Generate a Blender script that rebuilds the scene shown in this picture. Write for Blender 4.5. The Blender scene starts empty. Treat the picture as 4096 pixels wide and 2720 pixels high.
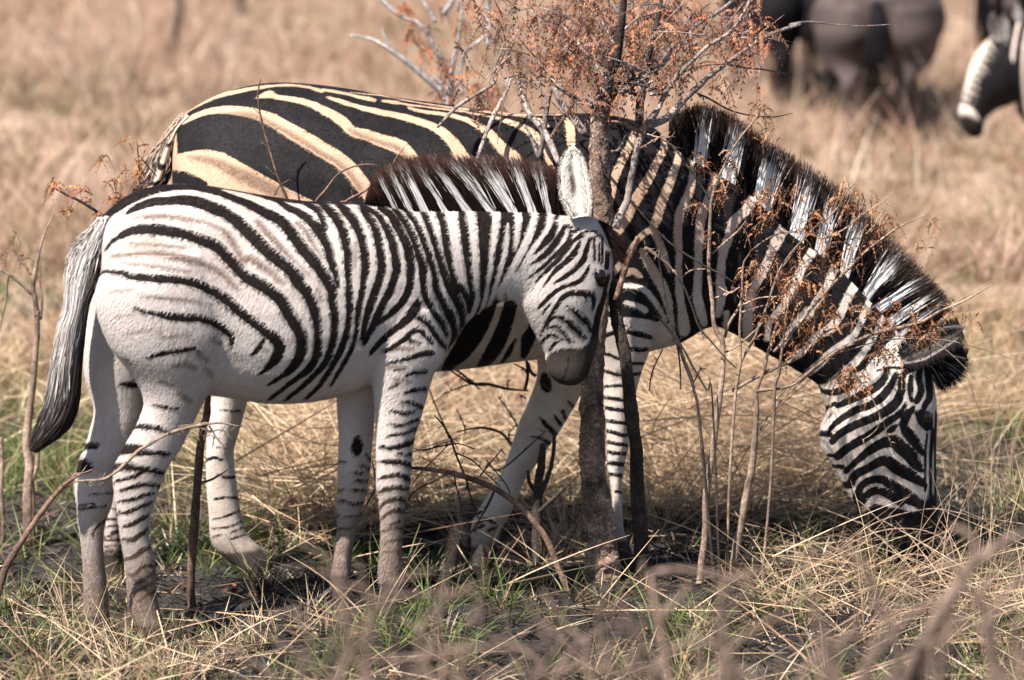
import bpy, math, random
import numpy as np
from mathutils import Vector
from mathutils.bvhtree import BVHTree

random.seed(7)
rng = np.random.default_rng(7)
SC = bpy.context.scene
COL = SC.collection

# ---------------------------------------------------------------- camera, sky, sun, exposure
PITCH = math.radians(10.0)
DIST = 14.0
MPP = 0.00072                    # metres per photo pixel at the animals' distance
ZC = 0.68                        # height the camera looks at
FWD = np.array([0, math.cos(PITCH), -math.sin(PITCH)])
UP = np.array([0, math.sin(PITCH), math.cos(PITCH)])
CAM = np.array([0, 0, ZC]) - FWD * DIST
cd = bpy.data.cameras.new('camera')
cam = bpy.data.objects.new('camera', cd)
COL.objects.link(cam)
cam.location = CAM
cam.rotation_euler = (math.pi / 2 - PITCH, 0, 0)
cd.sensor_width = 36.0
cd.lens = 36.0 * DIST / (4096 * MPP)
cd.clip_end = 2000
cd.dof.use_dof = True
cd.dof.focus_distance = 13.55
cd.dof.aperture_fstop = 2.6
SC.camera = cam

SUN_EL, SUN_AZ = math.radians(56), math.radians(45)     # azimuth: from behind the camera towards the left
SUNV = Vector((-math.sin(SUN_AZ) * math.cos(SUN_EL), -math.cos(SUN_AZ) * math.cos(SUN_EL), math.sin(SUN_EL)))
W = bpy.data.worlds.new('World')
SC.world = W
W.use_nodes = True
wn = W.node_tree
sky = wn.nodes.new('ShaderNodeTexSky')
sky.sky_type = 'NISHITA'
sky.sun_disc = False
sky.sun_elevation = SUN_EL
sky.sun_rotation = math.atan2(SUNV.x, SUNV.y)
bg = wn.nodes['Background']
wn.links.new(sky.outputs[0], bg.inputs[0])
bg.inputs[1].default_value = 0.055
sd_ = bpy.data.lights.new('sun', 'SUN')
sd_.energy = 5.0
sd_.angle = math.radians(0.5)
sd_.color = (1.0, 0.935, 0.86)
sun = bpy.data.objects.new('sun', sd_)
COL.objects.link(sun)
sun.location = (-8, -8, 9)
sun.rotation_euler = SUNV.to_track_quat('Z', 'Y').to_euler()
SC.view_settings.view_transform = 'Standard'
SC.view_settings.look = 'None'
SC.view_settings.exposure = 1.28
SC.view_settings.gamma = 1.0

# ---------------------------------------------------------------- measuring helpers
def unproj(px, y0, k=0.0):
    """photo pixels (N,2) -> points on the upright plane y = y0 + k*x"""
    px = np.atleast_2d(np.asarray(px, float))
    dx = (px[:, 0] - 2048) * MPP / DIST
    dy = (1360 - px[:, 1]) * MPP / DIST
    d = FWD[None] + dx[:, None] * np.array([1, 0, 0]) + dy[:, None] * UP[None]
    t = (y0 - CAM[1]) / (d[:, 1] - k * d[:, 0])
    return CAM[None] + d * t[:, None]

def toscale(P):
    """metres per photo pixel at point P"""
    return MPP * float(np.dot(np.asarray(P) - CAM, FWD)) / DIST

def proj(P):
    P = np.atleast_2d(P) - CAM
    z = P @ FWD
    return np.stack([2048 + P[:, 0] / z * DIST / MPP, 1360 - (P @ UP) / z * DIST / MPP], 1)

TILES = dict(A=(0, 600, 2.361), B=(900, 600, 2.361), C=(1700, 500, 2.361), Z=(0, 1200, 2.361), E=(900, 1100, 2.361),
             D=(1800, 900, 2.361), H=(500, 300, 2.361), I=(1400, 300, 2.361), J=(2300, 400, 2.361), N=(2400, 900, 2.361),
             K=(3096, 700, 2.361), L=(3096, 1350, 2.361), G=(0, 1750, 2.361), F=(900, 1750, 2.361), O=(1800, 1500, 2.361),
             Q=(1400, 0, 2.361), P=(2200, 0, 2.361), T=(3096, 0, 2.361), M=(2600, 1900, 1.578), V=(0, 1900, 1.574), S=(0, 0, 1.0))

def trace(s):
    """'A:x,y,w x,y,w B:x,y,w' -> (N,3) in photo pixels"""
    out = []
    ox, oy, k = TILES['S']
    for tok in s.split():
        if ':' in tok:
            t, tok = tok.split(':')
            ox, oy, k = TILES[t]
        v = [float(q) for q in tok.split(',')]
        out.append((ox + v[0] / k, oy + v[1] / k, (v[2] if len(v) > 2 else 0) / k))
    return np.array(out)

def catmull(P, n):
    """smooth a polyline (any dimension) with n steps a span"""
    P = np.asarray(P, float)
    if len(P) < 3:
        t = np.linspace(0, 1, n + 1)[:, None]
        return P[0] * (1 - t) + P[-1] * t
    Q = np.vstack([2 * P[0] - P[1], P, 2 * P[-1] - P[-2]])
    out = []
    for i in range(1, len(Q) - 2):
        p0, p1, p2, p3 = Q[i - 1], Q[i], Q[i + 1], Q[i + 2]
        for t in np.linspace(0, 1, n, endpoint=False):
            out.append(0.5 * (2 * p1 + (p2 - p0) * t + (2 * p0 - 5 * p1 + 4 * p2 - p3) * t * t + (3 * p1 - p0 - 3 * p2 + p3) * t ** 3))
    out.append(Q[-2])
    return np.array(out)

# ---------------------------------------------------------------- scene objects
def link(name, me, mat=None, parent=None, smooth=True):
    o = bpy.data.objects.new(name, me)
    COL.objects.link(o)
    if mat:
        me.materials.append(mat)
    if parent:
        o.parent = parent
    if smooth and len(me.polygons):
        me.polygons.foreach_set('use_smooth', np.ones(len(me.polygons), bool))
    return o

def tag(o, label, cat, group=None, kind=None):
    if label: o['label'] = label
    if cat: o['category'] = cat
    if group: o['group'] = group
    if kind: o['kind'] = kind
    return o

def thing(name, label, cat, group=None, loc=(0, 0, 0)):
    o = bpy.data.objects.new(name, None)
    COL.objects.link(o)
    o.empty_display_size = 0.1
    return tag(o, label, cat, group)

def mesh_np(name, V, Fq, cols=None):
    """fast mesh from numpy; Fq is (M,3) or (M,4); cols (N,3) point colours"""
    me = bpy.data.meshes.new(name)
    V = np.asarray(V, np.float32)
    Fq = np.asarray(Fq, np.int32)
    k = Fq.shape[1]
    me.vertices.add(len(V))
    me.vertices.foreach_set('co', V.ravel())
    me.loops.add(Fq.size)
    me.loops.foreach_set('vertex_index', Fq.ravel())
    me.polygons.add(len(Fq))
    me.polygons.foreach_set('loop_start', np.arange(0, Fq.size, k, dtype=np.int32))
    me.polygons.foreach_set('loop_total', np.full(len(Fq), k, np.int32))
    me.update(calc_edges=True)
    if cols is not None:
        a = me.attributes.new('col', 'FLOAT_COLOR', 'POINT')
        c = np.ones((len(V), 4), np.float32)
        c[:, :3] = cols
        a.data.foreach_set('color', c.ravel())
    return me

class MB:
    """collects quads with point colours"""
    def __init__(s):
        s.V, s.F, s.C, s.n = [], [], [], 0
    def add(s, V, F, c=(0.5, 0.5, 0.5)):
        V = np.asarray(V, float)
        s.V.append(V)
        s.F.append(np.asarray(F, int) + s.n)
        c = np.asarray(c, float)
        s.C.append(np.tile(c, (len(V), 1)) if c.ndim == 1 else c)
        s.n += len(V)
    def tube(s, P, R, sides=7, c=(0.5, 0.5, 0.5), bump=0.0):
        P = np.asarray(P, float)
        R = np.asarray(R, float) * np.ones(len(P))
        T = np.gradient(P, axis=0)
        T /= np.linalg.norm(T, axis=1)[:, None] + 1e-9
        ref = np.array([0.0, 1.0, 0.0])
        A = np.cross(T, ref)
        A /= np.linalg.norm(A, axis=1)[:, None] + 1e-9
        B = np.cross(T, A)
        ang = np.linspace(0, 2 * math.pi, sides, endpoint=False)
        rr = R[:, None] * (1 + bump * rng.normal(size=(len(P), sides)))
        V = P[:, None] + rr[..., None] * (A[:, None] * np.cos(ang)[None, :, None] + B[:, None] * np.sin(ang)[None, :, None])
        n = len(P)
        V = V.reshape(-1, 3)
        i = np.arange(n - 1)[:, None] * sides
        j = np.arange(sides)[None]
        j2 = (j + 1) % sides
        F = np.stack([i + j, i + j2, i + sides + j2, i + sides + j], -1).reshape(-1, 4)
        V = np.vstack([V, P[:1], P[-1:]])
        a, b = n * sides, n * sides + 1
        jj = np.arange(sides)
        k2 = (jj + 1) % sides
        cap1 = np.stack([np.full(sides, a), k2, jj, jj], -1)
        cap2 = np.stack([np.full(sides, b), (n - 1) * sides + jj, (n - 1) * sides + k2, (n - 1) * sides + k2], -1)
        c = np.asarray(c, float)
        s.add(V, F, c)
        # caps as thin quads would degenerate, so close with triangles kept apart
        s.tri = getattr(s, 'tri', [])
        off = s.n - len(V)
        s.tri.append(np.vstack([cap1[:, :3], cap2[:, :3]]) + off)
    def build(s, name, mat, parent=None):
        V = np.vstack(s.V)
        C_ = np.vstack(s.C)
        F = np.vstack(s.F)
        t = getattr(s, 'tri', None)
        me = bpy.data.meshes.new(name)
        T3 = np.vstack(t) if t else np.zeros((0, 3), int)
        loops = np.concatenate([F.ravel(), T3.ravel()]).astype(np.int32)
        me.vertices.add(len(V))
        me.vertices.foreach_set('co', V.astype(np.float32).ravel())
        me.loops.add(len(loops))
        me.loops.foreach_set('vertex_index', loops)
        me.polygons.add(len(F) + len(T3))
        st = np.concatenate([np.arange(len(F)) * 4, F.size + np.arange(len(T3)) * 3]).astype(np.int32)
        me.polygons.foreach_set('loop_start', st)
        me.polygons.foreach_set('loop_total', np.concatenate([np.full(len(F), 4), np.full(len(T3), 3)]).astype(np.int32))
        me.update(calc_edges=True)
        a = me.attributes.new('col', 'FLOAT_COLOR', 'POINT')
        c = np.ones((len(V), 4), np.float32)
        c[:, :3] = C_
        a.data.foreach_set('color', c.ravel())
        return link(name, me, mat, parent)

# ---------------------------------------------------------------- materials
def newmat(name):
    m = bpy.data.materials.new(name)
    m.use_nodes = True
    nt = m.node_tree
    b = nt.nodes['Principled BSDF']
    return m, nt, b

def nd(nt, t, **kw):
    n = nt.nodes.new(t)
    for k, v in kw.items():
        setattr(n, k, v)
    return n

def noise(nt, scale, detail=4, rough=0.6, vec=None, stretch=None):
    n = nd(nt, 'ShaderNodeTexNoise')
    n.inputs['Scale'].default_value = scale
    n.inputs['Detail'].default_value = detail
    n.inputs['Roughness'].default_value = rough
    tc = nd(nt, 'ShaderNodeTexCoord')
    if stretch:
        mp = nd(nt, 'ShaderNodeMapping')
        mp.inputs['Scale'].default_value = stretch
        nt.links.new(tc.outputs['Object'], mp.inputs[0])
        nt.links.new(mp.outputs[0], n.inputs['Vector'])
    else:
        nt.links.new(tc.outputs['Object'], n.inputs['Vector'])
    return n

def ramp(nt, src, stops):
    r = nd(nt, 'ShaderNodeValToRGB')
    els = r.color_ramp.elements
    while len(els) < len(stops):
        els.new(0.5)
    for e, (p, c) in zip(els, stops):
        e.position = p
        e.color = (*c, 1) if len(c) == 3 else c
    nt.links.new(src, r.inputs[0])
    return r

def math_(nt, op, a, b=None, clamp=False):
    n = nd(nt, 'ShaderNodeMath', operation=op)
    n.use_clamp = clamp
    for i, v in enumerate((a, b)):
        if v is None: continue
        if isinstance(v, (int, float)): n.inputs[i].default_value = v
        else: nt.links.new(v, n.inputs[i])
    return n.outputs[0]

def mixc(nt, f, a, b, mode='MIX'):
    n = nd(nt, 'ShaderNodeMix', data_type='RGBA', blend_type=mode)
    for i, v in ((0, f), (6, a), (7, b)):
        if isinstance(v, (int, float)): n.inputs[i].default_value = v
        elif isinstance(v, tuple): n.inputs[i].default_value = (*v, 1)
        else: nt.links.new(v, n.inputs[i])
    return n.outputs[2]

def bump(nt, b, h, strength, dist):
    n = nd(nt, 'ShaderNodeBump')
    n.inputs['Strength'].default_value = strength
    n.inputs['Distance'].default_value = dist
    nt.links.new(h, n.inputs['Height'])
    nt.links.new(n.outputs[0], b.inputs['Normal'])

def attr(nt, name, typ='Fac'):
    n = nd(nt, 'ShaderNodeAttribute', attribute_name=name)
    return n.outputs[typ]

def blade_mat(name, rough=0.6, transl=0.25, var=0.0):
    """coloured by the point colour: grass, leaves and hair"""
    m, nt, b = newmat(name)
    c = attr(nt, 'col', 'Color')
    nt.links.new(c, b.inputs['Base Color'])
    b.inputs['Roughness'].default_value = rough
    b.inputs['Specular IOR Level'].default_value = 0.25
    if transl:
        t = nd(nt, 'ShaderNodeBsdfTranslucent')
        nt.links.new(c, t.inputs[0])
        mx = nd(nt, 'ShaderNodeMixShader')
        mx.inputs[0].default_value = transl
        nt.links.new(b.outputs[0], mx.inputs[1])
        nt.links.new(t.outputs[0], mx.inputs[2])
        nt.links.new(mx.outputs[0], nt.nodes['Material Output'].inputs[0])
    return m

def bark_mat(name, dark, mid, light, scale=40, bs=1.0, stretch=(1, 1, 0.45)):
    m, nt, b = newmat(name)
    v = nd(nt, 'ShaderNodeTexVoronoi', feature='DISTANCE_TO_EDGE')
    v.inputs['Scale'].default_value = scale
    tc = nd(nt, 'ShaderNodeTexCoord')
    mp = nd(nt, 'ShaderNodeMapping')
    mp.inputs['Scale'].default_value = stretch
    nz = noise(nt, 30, 5)
    ad = nd(nt, 'ShaderNodeVectorMath', operation='MULTIPLY_ADD')
    nt.links.new(nz.outputs['Color'], ad.inputs[0])
    ad.inputs[1].default_value = (0.09, 0.09, 0.09)
    nt.links.new(tc.outputs['Object'], ad.inputs[2])
    nt.links.new(ad.outputs[0], mp.inputs[0])
    nt.links.new(mp.outputs[0], v.inputs['Vector'])
    n2 = noise(nt, 25, 6, 0.7)
    n3 = noise(nt, 6, 4, 0.6)
    pal = ramp(nt, n2.outputs[0], [(0.3, dark), (0.5, mid), (0.72, light)])
    char = ramp(nt, n3.outputs[0], [(0.42, (0.35,) * 3), (0.62, (1.0,) * 3)])
    crack = ramp(nt, v.outputs['Distance'], [(0.0, (0.42,) * 3), (0.16, (1.0,) * 3)])
    c = mixc(nt, 1.0, pal.outputs[0], crack.outputs[0], 'MULTIPLY')
    c = mixc(nt, 0.8, c, char.outputs[0], 'MULTIPLY')
    nt.links.new(c, b.inputs['Base Color'])
    b.inputs['Roughness'].default_value = 0.85
    h = math_(nt, 'ADD', math_(nt, 'MULTIPLY', crack.outputs[0], 0.7), n2.outputs[0])
    bump(nt, b, h, bs, 0.006)
    return m
# ---------------------------------------------------------------- animals: lofted sections, fused into one skin
def ring_loft(P1, P2, Wd, wv, n=28, close=True):
    """P1,P2 (N,3) opposite edge points, Wd half widths, wv width direction -> V,F (closed tube)"""
    C = (P1 + P2) / 2
    U = (P1 - P2) / 2
    ang = np.linspace(0, 2 * math.pi, n, endpoint=False)
    V = C[:, None] + U[:, None] * np.cos(ang)[None, :, None] + (Wd[:, None, None] * np.sin(ang)[None, :, None]) * wv
    N = len(C)
    V = V.reshape(-1, 3)
    F = []
    for i in range(N - 1):
        for j in range(n):
            k = (j + 1) % n
            F.append((i * n + j, i * n + k, (i + 1) * n + k, (i + 1) * n + j))
    F.append(tuple(range(n))[::-1])
    F.append(tuple(range((N - 1) * n, N * n)))
    return V, F

def px_loft(st, plane, dy=0.0, steps=5):
    """stations (x1,y1,x2,y2,w) in photo pixels on the animal's own mid plane shifted by dy"""
    st = catmull(np.array(st, float), steps)
    y0, k = plane
    P1 = unproj(st[:, 0:2], y0 + dy, k)
    P2 = unproj(st[:, 2:4], y0 + dy, k)
    wv = np.array([-k, 1.0, 0]); wv /= np.linalg.norm(wv)
    return ring_loft(P1, P2, np.maximum(st[:, 4], 0.004), wv)

def fuse(name, parts, voxel, smooth_it=6):
    """union of closed lofts -> one continuous skin; returns mesh, verts and the index of the nearest loft per vertex"""
    V, F, ids = [], [], []
    for i, (v, f) in enumerate(parts):
        o = sum(len(a) for a in V)
        V.append(v); ids.append(np.full(len(v), i))
        F += [tuple(a + o for a in q) for q in f]
    me = bpy.data.meshes.new(name + '_src')
    me.from_pydata(np.vstack(V).tolist(), [], F)
    import bmesh
    bm = bmesh.new(); bm.from_mesh(me)
    bmesh.ops.recalc_face_normals(bm, faces=bm.faces)
    bm.to_mesh(me); bm.free()
    o = bpy.data.objects.new(name + '_src', me)
    COL.objects.link(o)
    r = o.modifiers.new('r', 'REMESH'); r.mode = 'VOXEL'; r.voxel_size = voxel
    s = o.modifiers.new('s', 'SMOOTH'); s.factor = 0.5; s.iterations = smooth_it
    dg = bpy.context.evaluated_depsgraph_get()
    out = bpy.data.meshes.new_from_object(o.evaluated_get(dg))
    out.name = name
    bpy.data.objects.remove(o)
    bpy.data.meshes.remove(me)
    co = np.zeros(len(out.vertices) * 3, np.float32)
    out.vertices.foreach_get('co', co)
    co = co.reshape(-1, 3).astype(float)
    # nearest loft by surface
    best = np.full(len(co), 1e9); pid = np.zeros(len(co), int)
    for i, (v, f) in enumerate(parts):
        lo, hi = v.min(0) - 0.08, v.max(0) + 0.08
        m = np.where(np.all((co > lo) & (co < hi), axis=1))[0]
        t = BVHTree.FromPolygons([tuple(a) for a in v], f)
        for q in m:
            d = t.find_nearest(co[q])[3]
            if d is not None and d < best[q]:
                best[q] = d; pid[q] = i
    return out, co, pid

def stroke_d(P, st, sm=4):
    """signed distance (photo px) of points P to a brush stroke of varying width; only near points are touched"""
    S = catmull(st, sm)
    mw = S[:, 2].max() / 2 + 26
    m = np.where((P[:, 0] > S[:, 0].min() - mw) & (P[:, 0] < S[:, 0].max() + mw) &
                 (P[:, 1] > S[:, 1].min() - mw) & (P[:, 1] < S[:, 1].max() + mw))[0]
    if len(m) == 0: return m, None
    Q = P[m]
    d = np.full(len(m), 1e9)
    for a, b in zip(S[:-1], S[1:]):
        ab = b[:2] - a[:2]
        L = ab @ ab + 1e-9
        t = np.clip(((Q - a[:2]) @ ab) / L, 0, 1)
        e = np.hypot(Q[:, 0] - a[0] - t * ab[0], Q[:, 1] - a[1] - t * ab[1]) - (a[2] + (b[2] - a[2]) * t) / 2
        d = np.minimum(d, e)
    return m, d

def poly_d(P, poly):
    """signed distance to a polygon, negative inside"""
    poly = np.asarray(poly, float)[:, :2]
    x, y = P[:, 0], P[:, 1]
    ins = np.zeros(len(P), bool)
    d = np.full(len(P), 1e9)
    n = len(poly)
    for i in range(n):
        a, b = poly[i], poly[(i + 1) % n]
        c = ((a[1] > y) != (b[1] > y)) & (x < (b[0] - a[0]) * (y - a[1]) / (b[1] - a[1] + 1e-12) + a[0])
        ins ^= c
        ab = b - a
        t = np.clip(((P - a) @ ab) / (ab @ ab + 1e-9), 0, 1)
        d = np.minimum(d, np.hypot(x - a[0] - t * ab[0], y - a[1] - t * ab[1]))
    return np.where(ins, -d, d)

def paint(P, ops):
    """ops: lines 'K <stroke>' black, 'W <stroke>' white, 'KP/WP <polygon>', 'B <stroke>' brown -> signed distance, brown"""
    sd = np.full(len(P), 60.0)
    br = np.zeros(len(P))
    for ln in ops.strip().splitlines():
        ln = ln.strip()
        if not ln: continue
        op, s = ln.split(' ', 1)
        st = trace(s)
        if op in ('KP', 'WP'):
            d = poly_d(P, st)
            sd = np.minimum(sd, d) if op == 'KP' else np.maximum(sd, -d)
        else:
            m, d = stroke_d(P, st)
            if d is None: continue
            if op == 'K': sd[m] = np.minimum(sd[m], d)
            elif op == 'W': sd[m] = np.maximum(sd[m], -d)
            elif op == 'B': br[m] = np.maximum(br[m], np.clip(0.5 - d / 14, 0, 1))
    return np.clip(sd, -60, 60), br

def set_attr(me, name, v):
    a = me.attributes.new(name, 'FLOAT', 'POINT')
    a.data.foreach_set('value', np.asarray(v, np.float32))

def coat_mat(name, white, cream, black, brown, mudc, skin, ragged=2.2):
    m, nt, b = newmat(name)
    fine = noise(nt, 230, 3, 0.7, stretch=(1, 1, 0.45))
    mid = noise(nt, 60, 4, 0.65, stretch=(.55, 1, .8))
    big = noise(nt, 9, 5, 0.6)
    n0 = math_(nt, 'MULTIPLY', math_(nt, 'SUBTRACT', fine.outputs[0], 0.5), ragged * 4)
    n1 = math_(nt, 'MULTIPLY', math_(nt, 'SUBTRACT', mid.outputs[0], 0.5), ragged * 5.0)
    s = math_(nt, 'ADD', math_(nt, 'ADD', attr(nt, 'sd'), n0), n1)
    f = math_(nt, 'ADD', math_(nt, 'MULTIPLY', s, -0.28), 0.5, clamp=True)
    hair = ramp(nt, fine.outputs[0], [(0.28, (0.62, 0.60, 0.58)), (0.6, (1, 1, 1))])
    pale = mixc(nt, attr(nt, 'cream'), white, cream)
    pale = mixc(nt, 0.75, pale, hair.outputs[0], 'MULTIPLY')
    patch = ramp(nt, big.outputs[0], [(0.36, (0.76, 0.70, 0.665)), (0.62, (1, 1, 1))])
    pale = mixc(nt, 1.0, pale, patch.outputs[0], 'MULTIPLY')
    bf = math_(nt, 'MULTIPLY', attr(nt, 'brown'), math_(nt, 'ADD', math_(nt, 'MULTIPLY', fine.outputs[0], 1.6), -0.1), clamp=True)
    pale = mixc(nt, bf, pale, brown)
    blk = mixc(nt, 0.9, black, ramp(nt, fine.outputs[0], [(0.3, (0.5,) * 3), (0.7, (1.8, 1.65, 1.6))]).outputs[0], 'MULTIPLY')
    dust = ramp(nt, big.outputs[0], [(0.48, (0, 0, 0)), (0.72, (0.010, 0.008, 0.0075))])
    blk = mixc(nt, 1.0, blk, dust.outputs[0], 'ADD')
    c = mixc(nt, f, pale, blk)
    mf = math_(nt, 'MULTIPLY', attr(nt, 'mud'), math_(nt, 'ADD', math_(nt, 'MULTIPLY', mid.outputs[0], 1.4), 0.1), clamp=True)
    c = mixc(nt, mf, c, mudc)
    sk = mixc(nt, 0.9, skin, ramp(nt, fine.outputs[0], [(0.3, (0.55,) * 3), (0.7, (1.25,) * 3)]).outputs[0], 'MULTIPLY')
    c = mixc(nt, attr(nt, 'muzz'), c, sk)
    nt.links.new(c, b.inputs['Base Color'])
    b.inputs['Roughness'].default_value = 0.62
    b.inputs['Specular IOR Level'].default_value = 0.10
    b.inputs['Sheen Weight'].default_value = 0.02
    b.inputs['Sheen Roughness'].default_value = 0.5
    h = math_(nt, 'ADD', math_(nt, 'MULTIPLY', fine.outputs[0], 0.5), mid.outputs[0])
    bump(nt, b, h, 0.3, 0.005)
    return m

def smoothstep(a, b, x):
    t = np.clip((x - a) / (b - a), 0, 1)
    return t * t * (3 - 2 * t)

FOAL = (-0.53, 0.17)
ADULT = (0.15, 0.0)

# ---- the foal's sections (photo measurements: edge, opposite edge, half width in metres)
f_trunk = [(410, 868, 400, 1090, .05), (440, 838, 396, 1200, .09), (510, 784, 470, 1350, .14), (620, 745, 620, 1490, .172), (760, 737, 760, 1562, .185),
           (900, 754, 900, 1588, .186), (1070, 784, 1070, 1612, .21), (1240, 806, 1240, 1605, .212), (1400, 808, 1400, 1572, .195),
           (1520, 812, 1520, 1530, .172), (1630, 830, 1660, 1500, .145), (1710, 835, 1745, 1450, .115), (1770, 870, 1795, 1400, .075)]
f_neck = [(1480, 812, 1660, 1470, .145), (1600, 830, 1790, 1392, .12), (1750, 826, 1858, 1298, .092), (1900, 823, 1925, 1242, .078),
          (2050, 825, 1985, 1213, .07), (2180, 828, 2050, 1200, .068), (2300, 850, 2085, 1230, .07), (2350, 890, 2110, 1240, .065)]
f_head = [(2190, 960, 2322, 868, .03), (2135, 1020, 2345, 866, .06), (2085, 1110, 2400, 885, .075), (2066, 1195, 2446, 1000, .085), (2100, 1262, 2447, 1090, .088), (2138, 1325, 2430, 1165, .078),
          (2160, 1368, 2408, 1250, .065), (2180, 1408, 2397, 1340, .056), (2184, 1440, 2382, 1410, .054), (2192, 1488, 2362, 1462, .055), (2222, 1525, 2345, 1508, .048), (2262, 1540, 2312, 1534, .026)]
f_nh = [(470, 1000, 900, 1000, .10), (392, 1130, 925, 1150, .13), (386, 1240, 935, 1345, .135), (438, 1382, 900, 1450, .118), (525, 1495, 852, 1545, .088), (574, 1592, 815, 1605, .072),
        (560, 1670, 783, 1670, .06), (508, 1771, 727, 1785, .05), (464, 1852, 677, 1860, .045), (454, 1900, 650, 1925, .043), (458, 1960, 626, 1990, .041),
        (470, 2050, 599, 2075, .036), (483, 2152, 595, 2140, .034), (495, 2216, 610, 2205, .036), (505, 2290, 621, 2280, .036), (510, 2370, 628, 2370, .035),
        (518, 2440, 640, 2445, .038), (545, 2505, 664, 2505, .045), (572, 2568, 690, 2568, .052)]
f_fh = [(380, 1150, 700, 1200, .09), (337, 1350, 640, 1420, .085), (339, 1496, 600, 1520, .075), (368, 1600, 580, 1640, .06), (374, 1662, 560, 1700, .055),
        (343, 1780, 530, 1790, .046), (315, 1850, 482, 1860, .042), (299, 1936, 458, 1945, .042), (305, 2004, 450, 2010, .04), (313, 2089, 424, 2085, .035),
        (324, 2152, 413, 2152, .033), (330, 2220, 415, 2216, .033), (334, 2340, 428, 2340, .034), (335, 2440, 436, 2440, .036), (343, 2520, 450, 2520, .043), (345, 2578, 470, 2578, .05)]
f_nf = [(1420, 1180, 1765, 1240, .075), (1455, 1330, 1778, 1400, .085), (1478, 1430, 1768, 1445, .08), (1486, 1490, 1737, 1490, .072), (1493, 1566, 1710, 1575, .062), (1501, 1660, 1686, 1663, .055), (1504, 1750, 1657, 1755, .05),
        (1508, 1877, 1645, 1870, .047), (1506, 1941, 1638, 1941, .047), (1517, 2010, 1621, 2010, .042), (1523, 2089, 1613, 2090, .036), (1523, 2173, 1609, 2173, .034),
        (1515, 2258, 1609, 2258, .038), (1513, 2320, 1616, 2310, .038), (1518, 2375, 1630, 2368, .043), (1528, 2425, 1652, 2425, .05)]
f_ff = [(1325, 1350, 1560, 1350, .08), (1345, 1570, 1510, 1570, .06), (1353, 1690, 1496, 1690, .055), (1357, 1750, 1491, 1750, .05), (1353, 1877, 1480, 1877, .047),
        (1351, 1990, 1463, 1985, .044), (1351, 2060, 1435, 2060, .038), (1349, 2120, 1422, 2130, .034), (1340, 2173, 1411, 2195, .034), (1328, 2258, 1404, 2270, .036), (1318, 2322, 1415, 2340, .043), (1318, 2392, 1432, 2397, .05)]
# ---- the mare's sections
a_trunk = [(712, 478, 690, 660, .07), (756, 442, 700, 900, .15), (860, 384, 760, 1150, .23), (990, 344, 900, 1330, .27), (1135, 329, 1080, 1430, .29),
           (1350, 348, 1330, 1480, .305), (1600, 391, 1600, 1492, .31), (1824, 422, 1850, 1475, .30), (2050, 453, 2060, 1447, .27), (2250, 452, 2280, 1425, .235),
           (2400, 455, 2480, 1422, .20), (2520, 476, 2620, 1402, .17), (2630, 520, 2765, 1350, .13), (2700, 620, 2810, 1290, .08)]
a_neck = [(2406, 458, 2600, 1403, .17), (2590, 502, 2722, 1374, .145), (2766, 618, 2845, 1308, .11), (2900, 688, 2942, 1340, .098), (3020, 766, 3061, 1412, .092),
          (3151, 900, 3141, 1455, .088), (3333, 1028, 3226, 1508, .085), (3460, 1152, 3268, 1537, .085), (3580, 1280, 3290, 1575, .08)]
a_head = [(3268, 1530, 3600, 1300, .08), (3300, 1622, 3712, 1450, .10), (3300, 1665, 3740, 1560, .108), (3279, 1712, 3749, 1630, .108), (3280, 1780, 3748, 1735, .096),
          (3320, 1850, 3746, 1850, .08), (3355, 1910, 3747, 1930, .07), (3400, 1990, 3748, 2010, .065), (3442, 2040, 3752, 2077, .062),
          (3490, 2120, 3745, 2140, .064), (3522, 2190, 3712, 2215, .056), (3572, 2255, 3662, 2262, .03)]
a_nf = [(2250, 1050, 2620, 1150, .10), (2310, 1250, 2618, 1290, .10), (2365, 1380, 2603, 1390, .086), (2405, 1490, 2563, 1500, .072), (2416, 1600, 2537, 1610, .062),
        (2424, 1712, 2521, 1712, .058), (2427, 1796, 2512, 1796, .056), (2430, 1870, 2497, 1860, .047), (2440, 1930, 2490, 1930, .041), (2450, 2030, 2489, 2030, .04),
        (2445, 2110, 2495, 2115, .045), (2450, 2180, 2520, 2180, .05), (2450, 2262, 2545, 2262, .062)]
a_ff = [(2120, 1300, 2480, 1350, .09), (2150, 1480, 2360, 1520, .08), (2113, 1606, 2290, 1640, .07), (2075, 1691, 2233, 1735, .062), (2050, 1770, 2190, 1795, .06),
        (2018, 1860, 2136, 1870, .052), (1980, 1940, 2093, 1935, .045), (1935, 2005, 2068, 1995, .042), (1902, 2059, 2040, 2060, .045),
        (1883, 2110, 2010, 2110, .045), (1885, 2170, 1995, 2160, .042), (1880, 2230, 1985, 2220, .05), (1862, 2290, 1985, 2294, .06)]
a_nh = [(720, 950, 1150, 1000, .12), (740, 1150, 1130, 1250, .125), (800, 1350, 1060, 1400, .11), (835, 1500, 1010, 1530, .085), (842, 1610, 986, 1620, .07),
        (830, 1720, 962, 1710, .06), (824, 1810, 936, 1800, .055), (822, 1860, 941, 1880, .05), (826, 1962, 952, 1975, .045), (834, 2046, 965, 2060, .045),
        (837, 2110, 980, 2110, .047), (845, 2170, 998, 2150, .047), (880, 2218, 1040, 2190, .05), (930, 2262, 1080, 2240, .055), (960, 2305, 1100, 2296, .06)]
a_fh = [(680, 950, 950, 1000, .11), (630, 1200, 850, 1300, .105), (545, 1450, 740, 1500, .085), (462, 1650, 620, 1700, .065), (418, 1800, 535, 1800, .055),
        (410, 1950, 502, 1950, .045), (415, 2050, 490, 2050, .042), (415, 2150, 490, 2150, .042), (410, 2230, 495, 2230, .05), (415, 2312, 522, 2312, .062)]
DYF = dict(nh=-.085, fh=.085, nf=-.085, ff=.08)
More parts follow.
